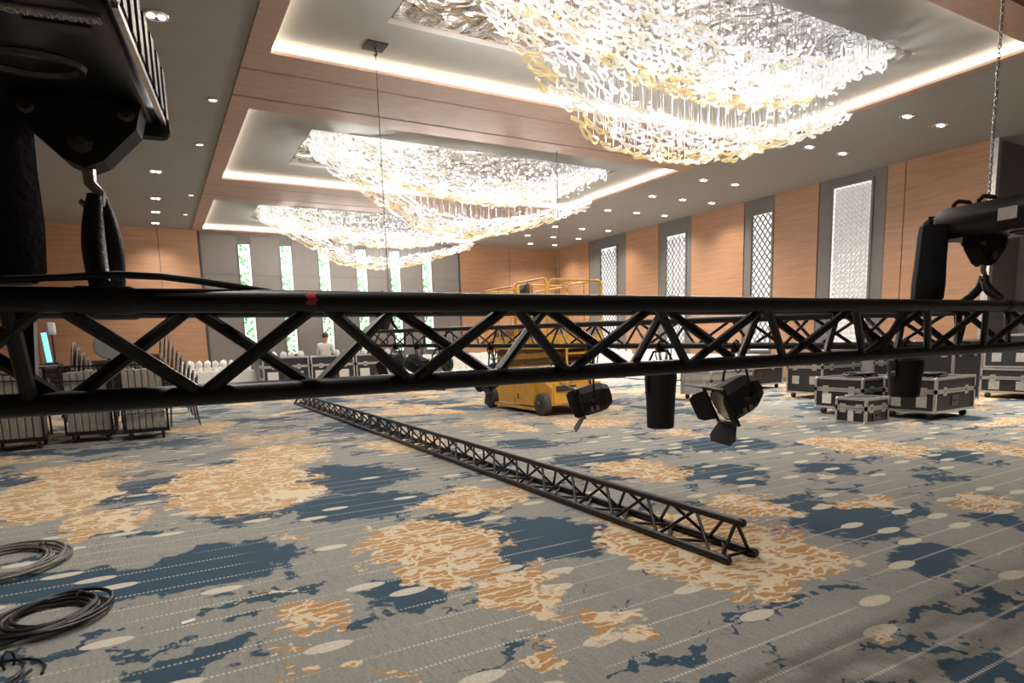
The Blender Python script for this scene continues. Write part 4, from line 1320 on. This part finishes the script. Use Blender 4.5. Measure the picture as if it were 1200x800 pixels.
for i, (x, y, a) in enumerate(spots):
    lab = 'banquet chair under a white cloth cover, among the rows before the grey far wall'
    if i == 0:
        cproto.location = (x, y, 0); cproto.rotation_euler = (0, 0, a); cproto['label'] = lab; cproto['group'] = 'white covered chairs'
    else:
        dup(cproto, (x, y, 0), a, lab, 'white covered chairs')
draped_table((14.35, 18.2, 0), (1.0, 2.1, .80), 'table under white cloth along the right wall, toward the far corner')
draped_table((14.35, 15.6, 0), (1.0, 2.2, .80), 'table under white cloth along the right wall, between two lattice windows')
draped_table((14.45, 13.1, 0), (1.0, 2.0, .80), 'table under white cloth along the right wall, toward the wide wooden panel')
for i in range(12):
    bundle(14.1+.26*(i % 3), 14.8+.45*(i//3), .805, 'rounded white linen bundle on the table along the right wall', 'linen bundles on the wall tables', i)
for i in range(12):
    bundle(14.1+.26*(i % 3), 17.4+.45*(i//3), .805, 'rounded white linen bundle on the table in the far corner', 'linen bundles on the corner table', i)

# ------------------------------------------------------------------ the person in white
def skin_obj(name, verts, edges, radii, m, root=0, sub=2, parent=None):
    me = bpy.data.meshes.new(name)
    me.from_pydata(verts, edges, [])
    me.update()
    o = bpy.data.objects.new(name, me)
    COL.objects.link(o)
    md = o.modifiers.new('skin', 'SKIN'); md.use_smooth_shade = True
    sl = me.skin_vertices[0].data
    for i, r in enumerate(radii):
        sl[i].radius = r if isinstance(r, tuple) else (r, r)
        sl[i].use_root = (i == root)
    sb = o.modifiers.new('sub', 'SUBSURF'); sb.levels = sub; sb.render_levels = sub
    me.materials.append(MATS[m])
    o.parent = parent
    return o
def person(loc, rz, label):
    # pelvis, spine, neck, head; arms; legs  (facing -y, head bent over the work)
    V = [(0, 0, .98), (0, -.01, 1.18), (0, -.02, 1.40), (0, -.03, 1.50), (0, -.06, 1.58), (0, -.08, 1.68),
         (-.19, -.02, 1.42), (-.25, -.06, 1.16), (-.20, -.26, 1.02), (-.18, -.36, .99),
         (.19, -.02, 1.42), (.26, -.05, 1.16), (.22, -.24, 1.00), (.20, -.34, .96),
         (-.10, 0, .90), (-.11, -.01, .50), (-.11, .03, .09), (-.12, -.10, .035),
         (.10, 0, .90), (.12, .0, .50), (.12, .05, .09), (.13, -.08, .035)]
    E = [(0, 1), (1, 2), (2, 3), (3, 4), (4, 5), (2, 6), (6, 7), (7, 8), (8, 9), (2, 10), (10, 11), (11, 12), (12, 13), (0, 14), (14, 15), (15, 16), (16, 17), (0, 18), (18, 19), (19, 20), (20, 21)]
    R = [.11, .105, .085, .05, .085, .082, .04, .04, .034, .03, .04, .04, .034, .03, .085, .06, .042, .035, .085, .06, .042, .035]
    b = skin_obj('person', V, E, R, 'skin')
    b.location = loc; b.rotation_euler = (0, 0, rz)
    tag(b, label, 'person')
    sh = skin_obj('shirt', [V[0], V[1], V[2], (0, -.03, 1.50), V[6], V[7], (-.215, -.21, 1.05), V[10], V[11], (.232, -.19, 1.035)],
                  [(0, 1), (1, 2), (2, 3), (2, 4), (4, 5), (5, 6), (2, 7), (7, 8), (8, 9)], [(.165, .145), (.155, .14), (.18, .165), .088, .082, .064, .052, .078, .064, .052], 'white_shirt', parent=b)
    tr = skin_obj('trousers', [(0, 0, .99), V[14], V[15], (-.11, .03, .10), V[18], V[19], (.12, .05, .10)], [(0, 1), (1, 2), (2, 3), (0, 4), (4, 5), (5, 6)], [(.15, .135), .105, .08, .065, .105, .08, .065], 'trousers', parent=b)
    for s, (x, y) in ((-1, (-.12, -.03)), (1, (.13, -.01))):
        MB().rbox((x, y, .045), (.10, .27, .09), .03).build('shoe', 'black_matte', b, True)
    hp = []
    hr = MB().lathe([(.0, .115), (.05, .105), (.088, .06), (.097, .01), (.09, -.03), (.06, -.05)], 14, c=(0, -.06, 1.68))
    hr.build('hair', 'hair', b, True)
    f = MB()
    for s in (-1, 1):
        f.lathe([(.0, -.012), (.010, 0), (.0, .012)], 8, c=(s*.032, -.155, 1.675))
    f.build('eyes', 'black_matte', b)
    MB().add([(-.014, -.155, 1.63), (.014, -.155, 1.63), (0, -.185, 1.635), (0, -.158, 1.68)], [(0, 2, 3), (2, 1, 3), (0, 1, 2), (0, 3, 1)]).build('nose', 'skin', b)
    MB().bbox((-.024, -.158, 1.598), (.024, -.150, 1.606)).build('mouth', 'hair', b)
    for s in (-1, 1):
        MB().lathe([(.0, -.03), (.014, -.015), (.016, .01), (.0, .03)], 8, c=(s*.083, -.075, 1.67)).build('ear', 'skin', b, True)
    for (hx, hy, hz) in ((-.18, -.37, .985), (.20, -.35, .955)):
        for q in range(5):
            a = (q-2)*.011
            l_ = (.055, .07, .075, .07, .055)[q]
            MB().tube([(hx+a, hy, hz), (hx+a*1.2, hy-l_*.6, hz-.005), (hx+a*1.2, hy-l_, hz-.025)], [.009, .008, .006], 6).build('finger', 'skin', b, True)
person((4.46, 19.25, 0), 2.5, 'person in a white shirt with short dark hair standing behind the road cases')
# scraps on the carpet
for (x, y, a, lab) in ((.02, 3.42, .4, 'small white paper scrap on the grey carpet near the black coil'), (1.0, 5.65, 1.1, 'small white paper scrap on the carpet toward the panel carts'), (.42, 7.6, .2, 'small pale scrap on the orange carpet patch')):
    o = MB().prism([(-.035, -.015), (.03, -.02), (.036, .012), (-.025, .02)], .006, c=(0, 0, .003)).build('paper_scrap', 'paper')
    o.location = (x, y, 0.0); o.rotation_euler = (0, 0, a)
    tag(o, lab, 'paper')
